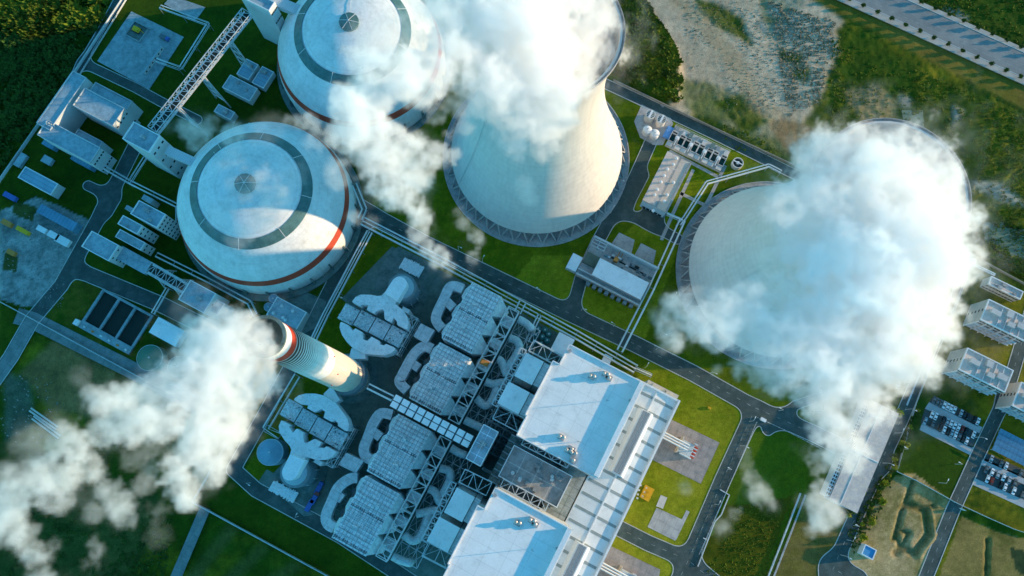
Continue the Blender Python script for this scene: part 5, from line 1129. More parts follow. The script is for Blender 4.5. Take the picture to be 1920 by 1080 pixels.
# ------------------------------------------------------------------ right side: apartments, hall, gatehouse, parking
FL = M('apartment_wall', (.46, .45, .44), var=.1, lines=(0, 0, 3), lc=.85)
def apartment(a, c, z, label, nb=12):
    T, (u0, v0, u1, v1) = building('apartment_block', label, a, c, z, 'apartment block', FL, PINKR, parapet=.9, group='apartment blocks beside the lawns', windows={'-v': (nb, 5, 1.9, 1.5)})
    for k in range(nb // 2):
        x = u0 + (u1 - u0) * (k + .5) / (nb // 2)
        MB().box(x - 2.0, v0 - 1.0, x + 2.0, v0 - .02, 3.2, 3.4).box(x - 2.0, v0 - 1.0, x + 2.0, v0 - .02, 6.8, 7.0).box(x - 2.0, v0 - 1.0, x + 2.0, v0 - .02, 10.4, 10.6).box(x - 2, v0 - 1, x - 1.8, v0 - .02, .3, z - 1).build('balcony', WALLW, T)
    for j in range(5): unit_box('window', GLASS, .14, 1.6, 1.2, T, (u0, (v0 + v1) / 2, (j + .55) * z / 5))
    um = (u0 + u1) / 2
    for k, (fx, fy, sx, sy) in enumerate(((.22, .55, 2.6, 1.2), (.5, .75, 1.6, 1.6), (.6, .35, 1.8, 1.2), (.82, .5, 2.6, 1.4))):
        x, y = u0 + (u1 - u0) * fx, v0 + (v1 - v0) * fy; MB().box(x - sx, y - sy, x + sx, y + sy, z, z + 2.4).box(x - sx - .2, y - sy - .2, x + sx + .2, y + sy + .2, z + 2.4, z + 2.6).build('roof_house', FL, T)
    for k in range(4): x = u0 + (u1 - u0) * (.35 + k * .16); MB().box(x - .1, v0 + .5, x + .1, v1 - .5, z, z + .5).build('roof_kerb', WALLW, T)
    return T
apartment((1853, 561), (1920, 640), 17, 'apartment block nearest the low flat-roofed block'); 
apartment((1813, 652), (1883, 736), 17, 'apartment block whose whole roof is in frame, above the car park')
apartment((1914, 716), (1975, 800), 15, 'apartment block of which only a corner shows at the right edge')
building('low_block', 'low pale flat-roofed block at the right, reached by the zigzag pipe', (1858, 518), (1912, 562), 8, 'low building', FL, PINKR, parapet=.8, units=4, windows={'-v': (10, 2, 1.6, 1.2)})
Z = 9; A, B, C = U(1625, 746, Z), U(1686, 772, Z), U(1595, 955, Z); T = thing('parts_hall', 'long greyish-pink hall with a lattice of openings, under the trailing steam', 'hall', (A[0] + C[0]) / 2, (A[1] + C[1]) / 2)
u0, u1, v1, v0 = A[0] + 3.2, B[0], A[1], C[1]; MB().box(u0, v0, u1, v1, 0, Z - .3).build('wall', WB, T); MB().box(u0 - .3, v0 - .3, u1 + .3, v1 + .3, Z - .3, Z).build('roof', PINKR, T); MB().box(u0 - .2, (v0 + v1) / 2 - .2, u1 + .2, (v0 + v1) / 2 + .2, Z, Z + .3).box(u0 + 6, v0, u0 + 6.3, v1, Z, Z + .25).build('roof_joint', WALLW, T)
for sgn, vv0 in ((0, v1 - 26), (0, v0 + 1)):
    MB().box(u0 - 3.0, vv0, u0 - .35, vv0 + 25, 0, Z - 1).build('lean_to', WALLW, T)
    for k in range(12):
        for j in (0, 1): unit_box('opening', DARK, .8, 1.3, .1, T, (u0 - 2.3 + j * 1.2, vv0 + 1.2 + k * 2.05, Z - .96))
building('gatehouse', 'gatehouse with a bright blue roof at the road junction', (1622, 1020), (1636, 1050), 5, 'gatehouse', WALLW, M('gate_blue', (.05, .26, .50), var=.12), parapet=.5); 
building('kiosk', 'tiny blue-white kiosk beside the fence and the right-hand road', (1804, 953), (1812, 958), 3, 'kiosk', WALLW, DUSKR, parapet=0)
for a, c, n, lab in (((1886, 800), (1895, 860), 4, 'blue ribbed carport roof beside the second car park'),):
    Z = 4; A, B, D = U(1876, 803, Z), U(1960, 845, Z), U(1858, 842, Z); u0, u1, v1, v0 = A[0], B[0], A[1], D[1]; T = thing('carport', lab, 'carport', (u0 + u1) / 2, (v0 + v1) / 2)
    for k in range(4): MB().hexa([(u0, v0 + (v1 - v0) * k / 4 + .1, 3.4), (u1, v0 + (v1 - v0) * k / 4 + .1, 3.4), (u1, v0 + (v1 - v0) * (k + 1) / 4 - .1, 4), (u0, v0 + (v1 - v0) * (k + 1) / 4 - .1, 4), (u0, v0 + (v1 - v0) * k / 4 + .1, 3.6), (u1, v0 + (v1 - v0) * k / 4 + .1, 3.6), (u1, v0 + (v1 - v0) * (k + 1) / 4 - .1, 4.2), (u0, v0 + (v1 - v0) * (k + 1) / 4 - .1, 4.2)]).build('roof_panel', BLUES, T)
    for k in range(5):
        for y in (v0 + .6, v1 - .6): MB().tube((u0 + 1 + k * 5, y, 0), (u0 + 1 + k * 5, y, 3.5), .12, 6).build('post', STEEL, T)
LOT = M('parking_asphalt', (.055, .07, .07), var=.2); LOT_PALE = M('parking_pale', (.36, .38, .39), var=.15)  # car park strips alternate between a dark tone and a pale one
for q, m_ in (([(1750, 742), (1840, 787), (1834, 800), (1742, 754)], LOT), ([(1742, 754), (1842, 801), (1836, 813), (1734, 766)], LOT_PALE), ([(1734, 766), (1836, 812), (1822, 840), (1726, 792)], LOT), ([(1729, 792), (1826, 840), (1818, 853), (1724, 806)], LOT_PALE),
              ([(1846, 848), (1950, 894), (1944, 908), (1842, 862)], LOT), ([(1843, 858), (1950, 908), (1945, 922), (1838, 871)], LOT_PALE), ([(1836, 871), (1950, 922), (1940, 946), (1826, 896)], LOT), ([(1828, 897), (1950, 948), (1945, 964), (1822, 908)], LOT_PALE)):
    MB().sheet(pts(q), .10).build('car_park', m_, kind='structure')

# cars
PAINT = [('white', M('car_white', (.75, .76, .78), rough=.3, var=.03)), ('silver', M('car_silver', (.42, .45, .48), rough=.3, var=.03, metal=.4)), ('black', M('car_black', (.015, .018, .02), rough=.25, var=.05)), ('dark red', M('car_red', (.20, .03, .02), rough=.3, var=.05)), ('grey', M('car_grey', (.12, .14, .15), rough=.3, var=.05))]
def car_proto(cn, paint):
    T = thing('parked_car', 'x', 'car', 0, 0, 0, 'cars in the car parks')
    b = MB(); b.hexa([(-.86, -2.2, .35), (.86, -2.2, .35), (.86, 2.2, .35), (-.86, 2.2, .35), (-.84, -2.15, .85), (.84, -2.15, .85), (.84, 2.1, .78), (-.84, 2.1, .78)]); b.hexa([(-.80, -1.7, .85), (.80, -1.7, .85), (.80, 1.0, .83), (-.80, 1.0, .83), (-.62, -1.2, 1.42), (.62, -1.2, 1.42), (.62, .25, 1.42), (-.62, .25, 1.42)])
    b.build('body', paint, T)
    MB().hexa([(-.70, .98, .87), (.70, .98, .87), (.60, .30, 1.40), (-.60, .30, 1.40), (-.70, 1.02, .90), (.70, 1.02, .90), (.60, .36, 1.43), (-.60, .36, 1.43)]).build('windscreen', GLASS, T); MB().hexa([(-.70, -1.68, .9), (.70, -1.68, .9), (.60, -1.24, 1.38), (-.60, -1.24, 1.38), (-.70, -1.74, .92), (.70, -1.74, .92), (.60, -1.29, 1.42), (-.60, -1.29, 1.42)]).build('rear_window', GLASS, T)
    for x in (-.8, .8):
        for y in (-1.35, 1.35): MB().tube((x - .1, y, .32), (x + .1, y, .32), .32, 10).build('wheel', DARK, T)
    return T
PROTO = {n: car_proto(n, m) for n, m in PAINT}; used = set()
def car(px, py, c, where, rot=0.0):
    x, y = U(px, py, .8); o = PROTO[c] if c not in used else copy_tree(PROTO[c]); used.add(c); place(o, x, y, .1, rot, c + ' car, ' + where)
def row(a, b, items, where):
    n = len(items); seen = 0
    for i, c in enumerate(items):
        if not c: continue
        t = i / (n - 1); name = {'w': 'white', 's': 'silver', 'b': 'black', 'r': 'dark red', 'g': 'grey'}[c]; seen += 1
        car(a[0] + (b[0] - a[0]) * t, a[1] + (b[1] - a[1]) * t, name, '%s from the left in the %s' % (ORD[seen - 1], where), 0 if (i * 7) % 3 else math.pi)
row((1752, 750), (1834, 790), [c if c != '.' else '' for c in 'gggwwww.sbb.bw'], 'top row of the larger car park')
row((1748, 777), (1826, 815), [c if c != '.' else '' for c in 'ww.bswwwrb.w'], 'second row of the larger car park')
row((1735, 789), (1813, 826), [c if c != '.' else '' for c in 's.g.bwbswgbw'], 'third row of the larger car park')
row((1850, 856), (1915, 886), [c if c != '.' else '' for c in '.s.gw..g'], 'top row of the smaller car park'); row((1850, 880), (1925, 915), [c if c != '.' else '' for c in 'gwswsg.b'], 'second row of the smaller car park'); row((1852, 898), (1918, 928), [c if c != '.' else '' for c in 'wr.bw.w.g'], 'third row of the smaller car park')
car(1685, 722, 'white', 'alone on the road verge below the trailing steam', .1); car(1648, 777, 'silver', 'parked on the long hall roof apron near the steam', .6)
x, y = U(1638, 781, 11); T = thing('crane_truck', 'small blue and white lifting rig on the long hall roof', 'lifting rig', x, y, 9); MB().box(x - 2, y - .9, x + 2, y + .9, 9.3, 10.6).build('body', BLUEP, T); MB().tube((x - 1, y, 10.6), (x + 4.5, y + 1, 12), .2, 4).build('boom', WALLW, T); MB().box(x + 1, y - .8, x + 2, y + .8, 10.6, 11.4).build('cab', WALLW, T)
for k in (-1.3, 1.3):
    for s in (-1, 1): MB().tube((x + k, y + s * .75, 9.45), (x + k, y + s * .95, 9.45), .45, 8).build('wheel', DARK, T)

# ------------------------------------------------------------------ trees, lamps, fences
def crown_mesh(seed, rx, rz, n, leaf, mat):
    rng = np.random.default_rng(seed); cl = rng.normal(0, 1, (9, 3)); cl /= np.linalg.norm(cl, axis=1)[:, None]; cl *= np.array([rx * .6, rx * .6, rz * .5]); v = []; f = []
    for i in range(n):
        c = cl[rng.integers(9)] + rng.normal(0, 1, 3) * np.array([rx, rx, rz]) * .24; a = rng.normal(0, 1, 3); a /= np.linalg.norm(a); b = np.cross(a, rng.normal(0, 1, 3)); b /= np.linalg.norm(b) + 1e-6; s = leaf * rng.uniform(.6, 1.3); k = len(v)
        v += [tuple(c - a * s), tuple(c + b * s * .6), tuple(c + a * s), tuple(c - b * s * .6)]; f.append((k, k + 1, k + 2, k + 3))
    me = bpy.data.meshes.new('crown'); me.from_pydata(v, [], f); me.materials.append(mat); return me
TREES = {}
def tree(px, py, h, kind, label, group):
    k = (kind, round(px * 3 + py) % 3)
    if k not in TREES:
        TREES[k] = crown_mesh(k[1] + (9 if kind == 'y' else 3), .42, .40, 420, .09, LEAFY if kind == 'y' else LEAFD)
        b = MB().tube((0, 0, 0), (.0, 0, .45), .03, 6, .02)
        for i in range(4): b.tube((0, 0, .38), (.2 * math.cos(i * 1.6), .2 * math.sin(i * 1.6), .62), .014, 4, .006)
        me = bpy.data.meshes.new('trunk'); me.from_pydata(b.v, [], b.f); me.materials.append(BARK); TREES[(k, 't')] = me
    x, y = U(px, py, h * .5); T = thing('tree', label, 'tree', x, y, 0 if group[0] != 'H' else -.1, group); T.scale = (h, h, h); T.rotation_euler[2] += px
    for nm, me, z in (('trunk', TREES[(k, 't')], 0), ('crown', TREES[k], .62)):
        o = bpy.data.objects.new(nm, me); col.objects.link(o); o.parent = T; o.location = (0, 0, z)
yl = [(1653, 790, 7), (1659, 800, 4.5), (1650, 806, 4), (1645, 817, 4.5), (1641, 829, 4), (1634, 842, 4), (1637, 855, 4.2), (1631, 868, 4), (1626, 881, 4.4), (1660, 762, 6), (1677, 772, 8), (1612, 925, 6), (1606, 915, 4.5), (1600, 942, 5), (1596, 956, 6), (1588, 962, 5), (1579, 964, 5), (1676, 875, 4), (1661, 905, 4), (1654, 940, 4.5), (1634, 978, 5), (1618, 1009, 5), (1700, 835, 4)]
for k, (px, py, h) in enumerate(yl): tree(px, py, h * 1.15, 'y' if k not in (9, 14, 16) else 'd', '%s tree, %s going down the verge of the right-hand road' % ('yellow-green' if k not in (9, 14, 16) else 'dark green', ORD[k]), 'verge trees by the right-hand road')
rnd = random.Random(8)
for k in range(26):
    t = k / 25; tree(1666 - 46 * t + rnd.uniform(-5, 4), 768 + 122 * t + rnd.uniform(-3, 3), rnd.uniform(4, 6.2), 'y' if k % 6 else 'd', '%s bush-like tree, %s down the packed belt beside the long hall' % ('yellow' if k % 6 else 'green', ORD[k]), 'tree belt beside the long hall')
for k in range(30):
    t = k / 29; tree(1722 - 108 * t + rnd.uniform(-4, 6), 770 + 220 * t, rnd.uniform(2.6, 4.6), 'y' if k % 4 == 0 else 'd', 'small verge tree, %s going down the outer side of the right-hand road' % ORD[k], 'outer verge trees')
for i in range(20):
    for off, s in ((-.6, 0), (19.2, 1)):
        p = H0 + dh * (22 + i * 9.6 + s * 3) + nh * off; c = ROT.transposed() @ (p + Vector((0, 0, 2)) - Vector((0, 0, CAM_H))); px, py = 960 + F_PX * c.x / -c.z, 540 - F_PX * c.y / -c.z
        if -15 < py < 260 and px < 1960: tree(px, py, 3.6, 'd', 'small street tree, %s from the top on the %s pavement of the highway' % (ORD[i], 'near' if s == 0 else 'far'), 'highway street trees')
LAMP = None
def lamp(px, py, rot, label):
    global LAMP
    if LAMP is None:
        LAMP = thing('street_lamp', 'x', 'street lamp', 0, 0, 0, 'street lamps along the roads'); MB().tube((0, 0, 0), (0, 0, 8), .14, 6, .08).build('pole', PALEL, LAMP); MB().tube((0, 0, 7.9), (1.8, 0, 8.5), .07, 5).build('arm', PALEL, LAMP); MB().box(1.6, -.22, 2.7, .22, 8.4, 8.62).build('lamp_head', WALLW, LAMP); o = LAMP
    else: o = copy_tree(LAMP)
    x, y = U(px, py, 0); place(o, x, y, 0, rot, label)
PALEL = M('lamp_grey', (.6, .62, .62), var=.1)
q = [(1012, 548), (1090, 582), (1150, 612), (905, 492), (860, 468), (1230, 655), (1330, 700), (1460, 770), (1405, 790), (1388, 836), (1365, 880), (1340, 945), (1320, 1010), (1690, 842), (1600, 985), (1588, 1012), (1576, 1040), (1697, 768), (1678, 812), (1655, 868), (1760, 905), (1790, 870), (1826, 820), (640, 560), (610, 520), (655, 470), (1160, 345), (1145, 400), (1238, 628), (1208, 690), (1260, 560), (470, 905), (560, 968), (640, 1010)]
for k, (px, py) in enumerate(sorted(q)): lamp(px, py, (0, math.pi / 2, math.pi)[k % 3], 'street lamp, %s counting from the left of the picture' % ORD[k])
def fence(path, h, mat, label, gap=5.0, t=.12, name='fence', solid=True):
    P = pts(path); c = (sum(p[0] for p in P) / len(P), sum(p[1] for p in P) / len(P)); T = thing(name, label, name.replace('_', ' '), *c)
    m = MB()
    for a, b in zip(P, P[1:]):
        if solid: m.duct([a, b], t, -.3, h)
        else:
            for z in (h * .35, h * .95): m.tube((*a, z), (*b, z), .06, 4)
    m.build('panel' if solid else 'rail', mat, T); n = 0
    for a, b in zip(P, P[1:]):
        L = math.dist(a, b); k = max(1, round(L / gap))
        for i in range(k):
            if n > 60: break
            x, y = a[0] + (b[0] - a[0]) * i / k, a[1] + (b[1] - a[1]) * i / k; unit_box('post', mat, .3, .3, h + .5, T, (x, y, h / 2)); n += 1
FW = M('fence_white', (.50, .54, .56), var=.15)
fence([(-20, 370), (140, 140), (238, -10)], 2.4, FW, 'boundary wall rising past the workshop at the upper left', 6, .3, 'boundary_wall'); fence([(150, 142), (240, -4)], 1.4, FW, 'low fence parallel to the boundary wall at the upper left', 6)
fence([(445, 800), (362, 941), (620, 1082), (700, 1120)], 2.2, FW, 'pale boundary wall turning the sharp corner at lower left', 5, .45, 'boundary_wall'); fence([(-10, 560), (50, 592), (190, 668), (290, 722), (345, 750)], 2.2, FW, 'wall beside the pale road below the square basins', 5, .3, 'boundary_wall')
fence([(1150, 152), (1240, 195), (1330, 238), (1420, 280), (1560, 345), (1700, 420), (1822, 480), (1880, 512), (1940, 545)], 2.2, M('wall_tan', (.30, .28, .24), var=.2), 'long boundary wall between the scrubland and the perimeter road', 8, .35, 'boundary_wall')
fence([(1350, 918), (1367, 928), (1352, 965), (1340, 978), (1308, 1062)], .9, FW, 'bent white low wall between the road and the vacant field', 4, .5, 'low_wall'); fence([(1816, 500), (1795, 560), (1760, 640), (1715, 760), (1680, 885)], 1.6, FW, 'straight fence past the apartment lawns down to the building plot', 4)
fence([(1680, 884), (1715, 900), (1790, 942), (1850, 970), (1900, 992), (1940, 1005)], 1.8, FW, 'fence separating the car park lawn from the dug-up plot', 4); fence([(1500, 925), (1475, 990), (1436, 1090)], 1.2, FW, 'double pale fence running down the vacant field', 3, .7); fence([(1510, 928), (1485, 993), (1447, 1090)], .5, CONC, 'pale channel edge beside the double fence in the field', 6, .9, 'low_wall')
fence([(1418, 792), (1380, 880), (1345, 960), (1310, 1040)], 1.1, FW, 'thin rail fence along the road edge of the vacant field', 3, solid=False); fence([(1420, 783), (1470, 806), (1540, 842)], 1.1, FW, 'thin rail fence along the top of the vacant field', 3, solid=False)
fence([(1790, 535), (1765, 600), (1700, 760)], .35, FW, 'pale drain kerb between the apartment lawns and the road', 9, .9, 'low_wall')
for q_ in ([(1300, 318), (1262, 400), (1240, 450)], [(1360, 310), (1330, 372), (1322, 385)], [(1255, 283), (1352, 335)], [(1275, 362), (1322, 385)], [(1240, 195), (1245, 200)], [(1290, 958), (1265, 1010)], [(470, 560), (470, 566)]):
    P = pts(q_)
    if len(P) > 1: MB().duct(P, 2.0, -.02, .10).build('footpath', CONC, kind='structure')
x, y = U(1432, 787, 2); T = thing('site_container', 'tiny white container on the field corner beside the road', 'container', x, y); MB().box(x - 1.6, y - .9, x + 1.6, y + .9, .1, 1.8).build('body', WALLW, T); unit_box('door', GREYR, .1, 1.2, 1.5, T, (x + 1.6, y, 1.0))
for k, (px, py) in enumerate(((1330, 765), (1249, 735))): x, y = U(px, py, .5); tag(MB().box(x - .9, y - .6, x + .9, y + .6, 0, .9).box(x - .7, y - .4, x + .7, y + .4, .9, 1.1).build('cover_box', YELL), ('yellow box in the middle of the sunny lawn', 'yellow box against the turbine hall end wall')[k], 'cover box')

# wild growth as leaf clumps
def undergrowth(name, poly, n, size, mat, seed, hz=.0):
    P = [G(*p) for p in poly]; xs = [p.x for p in P]; ys = [p.y for p in P]; rng = np.random.default_rng(seed); X = rng.uniform(min(xs), max(xs), n * 3); Y = rng.uniform(min(ys), max(ys), n * 3); r = np.zeros(len(X), bool)
    for i in range(len(P)):
        a, b = P[i], P[(i + 1) % len(P)]
        if abs(a.y - b.y) > 1e-9: r ^= ((a.y > Y) != (b.y > Y)) & (X < (b.x - a.x) * (Y - a.y) / (b.y - a.y) + a.x)
    ix = np.clip(((X + 405) / GS).astype(int), 0, NXg - 1); iy = np.clip(((Y + 135) / GS).astype(int), 0, NYg - 1)
    dens = nC[ix, iy] + .5 * nA[ix, iy]; r &= rng.normal(0, .5, len(X)) < dens; X, Y, ix, iy = X[r][:n], Y[r][:n], ix[r][:n], iy[r][:n]; Z = HGT[ix, iy]; v = []; f = []
    S = size * (.5 + rng.random(len(X)) * .9)
    ang = rng.random((len(X), 5)) * 6.28
    V = np.zeros((len(X), 5, 3, 3)); 
    for k in range(5):
        dx, dy = np.cos(ang[:, k]), np.sin(ang[:, k]); hh = S * rng.uniform(.35, 1.0, len(X)); ox, oy = dx * S * rng.random(len(X)) * .5, dy * S * rng.random(len(X)) * .5
        V[:, k, 0] = np.stack([X + ox - dy * S * .45, Y + oy + dx * S * .45, Z - .1 + hh * .2], -1); V[:, k, 1] = np.stack([X + ox + dy * S * .45, Y + oy - dx * S * .45, Z - .1 + hh * .3], -1); V[:, k, 2] = np.stack([X + ox + dx * S * .6, Y + oy + dy * S * .6, Z + hh], -1)
    V = V.reshape(-1, 3); me = bpy.data.meshes.new(name); me.from_pydata(V.tolist(), [], np.arange(len(V)).reshape(-1, 3).tolist()); me.materials.append(mat); o = bpy.data.objects.new(name, me); col.objects.link(o); o['kind'] = 'stuff'
undergrowth('undergrowth', [(1150, -30), (1200, -15), (1235, 40), (1265, 85), (1281, 130), (1278, 190), (1240, 188), (1150, 140)], 5200, 1.6, LEAFW, 3)
undergrowth('undergrowth', [(1560, 60), (1920, 215), (1960, 400), (1850, 430), (1790, 300), (1660, 225), (1560, 240)], 2800, .9, LEAFW, 4)
undergrowth('undergrowth', [(1830, 400), (1960, 440), (1960, 540), (1890, 505), (1830, 470)], 1800, 1.5, LEAFW, 5)
undergrowth('woodland_edge', [(-40, -40), (238, -60), (195, 40), (60, 70), (-40, 50)], 5000, 3.2, LEAFW, 6); undergrowth('undergrowth', [(-40, 50), (195, 40), (140, 130), (-20, 340)], 5000, 2.0, LEAFD, 7)
undergrowth('undergrowth', [(1380, 950), (1500, 930), (1440, 1110), (1310, 1110), (1330, 1060)], 700, .7, LEAFW, 8); undergrowth('undergrowth', [(1590, 1000), (1700, 800), (1735, 745), (1700, 830), (1650, 960), (1600, 1040)], 900, 1.1, LEAFD, 9); undergrowth('undergrowth', [(1680, 0), (1960, -20), (1960, 120)], 1500, 1.0, LEAFW, 10)
undergrowth('undergrowth', [(1300, 205), (1420, 255), (1490, 300), (1380, 285)], 700, 1.0, LEAFW, 12); undergrowth('undergrowth', [(1440, 0), (1570, 40), (1540, 190), (1480, 220)], 1200, .9, M('dry_leaf', (.26, .25, .19), var=.4, scale=.3, c2=(.14, .16, .08), patch=.5), 13)
undergrowth('undergrowth', [(1280, 0), (1440, 0), (1470, 200), (1320, 220), (1290, 120)], 900, .5, MATS['dry_leaf'], 14); undergrowth('undergrowth', [(180, 800), (360, 860), (300, 1110), (0, 1110), (60, 900)], 2200, 1.1, LEAFD, 15)
# ------------------------------------------------------------------ steam
def spectral(shape, beta, seed, fmin=0.0):
    rng = np.random.default_rng(seed)
    k = np.fft.rfftn(rng.standard_normal(shape).astype(np.float32))
    f = np.sqrt(sum(np.square(g) for g in np.meshgrid(np.fft.fftfreq(shape[0]), np.fft.fftfreq(shape[1]), np.fft.rfftfreq(shape[2]), indexing='ij')))
    f = np.maximum(f, max(fmin, 1e-6))      # no structure larger than a puff
    k *= f ** (-beta)
    k[0, 0, 0] = 0
    n = np.fft.irfftn(k, s=shape, axes=(0, 1, 2)).astype(np.float32)
    return n / n.std()

def steam(name, label, puffs, vox, seed, dens, amp=.34, soft=.20, veil=.09):
    """puffs: (x, y, z, radius, thickness). One volume grid whose density is worked out here and stored voxel by voxel."""
    P = np.array(puffs, dtype=np.float32)
    lo = (P[:, :3] - P[:, 3:4] * 1.6 - 3).min(0)
    hi = (P[:, :3] + P[:, 3:4] * 1.6 + 3).max(0)
    n = np.ceil((hi - lo) / vox).astype(int) + 1
    n = n + n % 2
    hi = lo + (n - 1) * vox
    d = np.full(n, -9, dtype=np.float32)
    vl = np.full(n, -9, dtype=np.float32)
    w = np.zeros(n, dtype=np.float32)
    ax = [lo[i] + np.arange(n[i]) * vox for i in range(3)]
    for x, y, z, r, th in P:
        m = r * 2.1 + 2
        s = [slice(max(0, int((c - m - lo[i]) / vox)), int((c + m - lo[i]) / vox) + 2) for i, c in enumerate((x, y, z))]
        gx, gy, gz = np.meshgrid(ax[0][s[0]], ax[1][s[1]], ax[2][s[2]], indexing='ij', sparse=True)
        q = r - np.sqrt((gx - x) ** 2 + (gy - y) ** 2 + ((gz - z) * 1.25) ** 2)
        s = tuple(s)
        q = q / (r + 1.0)        # depth inside the puff as a share of its radius
        upd = q > d[s]
        w[s] = np.where(upd, th, w[s])
        d[s] = np.maximum(d[s], q)
    n1 = spectral(tuple(n), 2.35, seed, vox / 26.0)
    n2 = spectral(tuple(n), 2.0, seed + 1, vox / 9.0)
    bil = np.abs(n2)
    bil = (bil.mean() - bil) / bil.std()
    e = d + amp * (0.55 * n1 + 0.40 * bil) + .06
    rho = np.clip(e / soft, 0, 1)
    core = np.clip((e - soft) / .45, 0, 1)      # the core is thinner than the rolling rim, light gets through it
    v_ = np.clip((d + .50 + .50 * n1 + .35 * n2) / 1.3, 0, 1)
    rho = (rho * rho * (3 - 2 * rho) * (1 - .30 * core) * np.clip(1.0 + 0.45 * n2, 0.1, 2) + veil * v_ * v_) * w
    rho[[0, -1]] = 0; rho[:, [0, -1]] = 0; rho[:, :, [0, -1]] = 0
    me = bpy.data.meshes.new(name)
    me.vertices.add(rho.size)
    at = me.attributes.new('rho', 'FLOAT', 'POINT')
    at.data.foreach_set('value', rho.astype(np.float32).ravel())
    ob = bpy.data.objects.new(name, me)
    col.objects.link(ob)
    ng = bpy.data.node_groups.new(name + '_volume', 'GeometryNodeTree')
    ng.interface.new_socket('Geometry', in_out='INPUT', socket_type='NodeSocketGeometry')
    ng.interface.new_socket('Geometry', in_out='OUTPUT', socket_type='NodeSocketGeometry')
    N = ng.nodes.new; L = ng.links.new
    gi = N('NodeGroupInput'); go = N('NodeGroupOutput')
    vc = N('GeometryNodeVolumeCube')
    vc.inputs['Min'].default_value = lo.tolist(); vc.inputs['Max'].default_value = hi.tolist()
    for i, a in enumerate('XYZ'):
        vc.inputs['Resolution ' + a].default_value = int(n[i])
    pos = N('GeometryNodeInputPosition')
    sub = N('ShaderNodeVectorMath'); sub.operation = 'SUBTRACT'; sub.inputs[1].default_value = (lo - vox * 0.5).tolist()
    L(pos.outputs[0], sub.inputs[0])
    sc = N('ShaderNodeVectorMath'); sc.operation = 'SCALE'; sc.inputs['Scale'].default_value = 1 / vox
    L(sub.outputs[0], sc.inputs[0])
    fl = N('ShaderNodeVectorMath'); fl.operation = 'FLOOR'
    L(sc.outputs[0], fl.inputs[0])
    dt = N('ShaderNodeVectorMath'); dt.operation = 'DOT_PRODUCT'
    dt.inputs[1].default_value = (float(n[1] * n[2]), float(n[2]), 1.0)
    L(fl.outputs[0], dt.inputs[0])
    sp = N('ShaderNodeSeparateXYZ'); L(fl.outputs[0], sp.inputs[0])
    def imath(op, a, b):
        m = N('FunctionNodeIntegerMath'); m.operation = op
        for i, v in enumerate((a, b)):
            if isinstance(v, int): m.inputs[i].default_value = v
            else: L(v, m.inputs[i])
        return m.outputs[0]
    idx = imath('ADD', imath('MULTIPLY', sp.outputs[0], int(n[1] * n[2])), imath('ADD', imath('MULTIPLY', sp.outputs[1], int(n[2])), sp.outputs[2]))
    si = N('GeometryNodeSampleIndex'); si.data_type = 'FLOAT'; si.domain = 'POINT'
    na = N('GeometryNodeInputNamedAttribute'); na.data_type = 'FLOAT'; na.inputs[0].default_value = 'rho'
    L(gi.outputs[0], si.inputs['Geometry']); L(na.outputs[0], si.inputs['Value']); L(idx, si.inputs['Index'])
    L(si.outputs[0], vc.inputs['Density'])
    sm = N('GeometryNodeSetMaterial')
    m = bpy.data.materials.new(name + '_steam'); m.use_nodes = True
    t = m.node_tree; t.nodes.clear()
    o = t.nodes.new('ShaderNodeOutputMaterial'); pv = t.nodes.new('ShaderNodeVolumePrincipled')
    pv.inputs['Color'].default_value = (.978, .976, .972, 1)
    pv.inputs['Density'].default_value = dens
    pv.inputs['Anisotropy'].default_value = 0.0
    t.links.new(pv.outputs[0], o.inputs['Volume'])
    sm.inputs['Material'].default_value = m
    me.materials.append(m)
    L(vc.outputs[0], sm.inputs[0]); L(sm.outputs[0], go.inputs[0])
    md = ob.modifiers.new('volume', 'NODES'); md.node_group = ng
    ob['label'] = label; ob['category'] = 'steam plume'; ob['kind'] = 'stuff'
    print('STEAM', name, n, rho.size)
    return ob
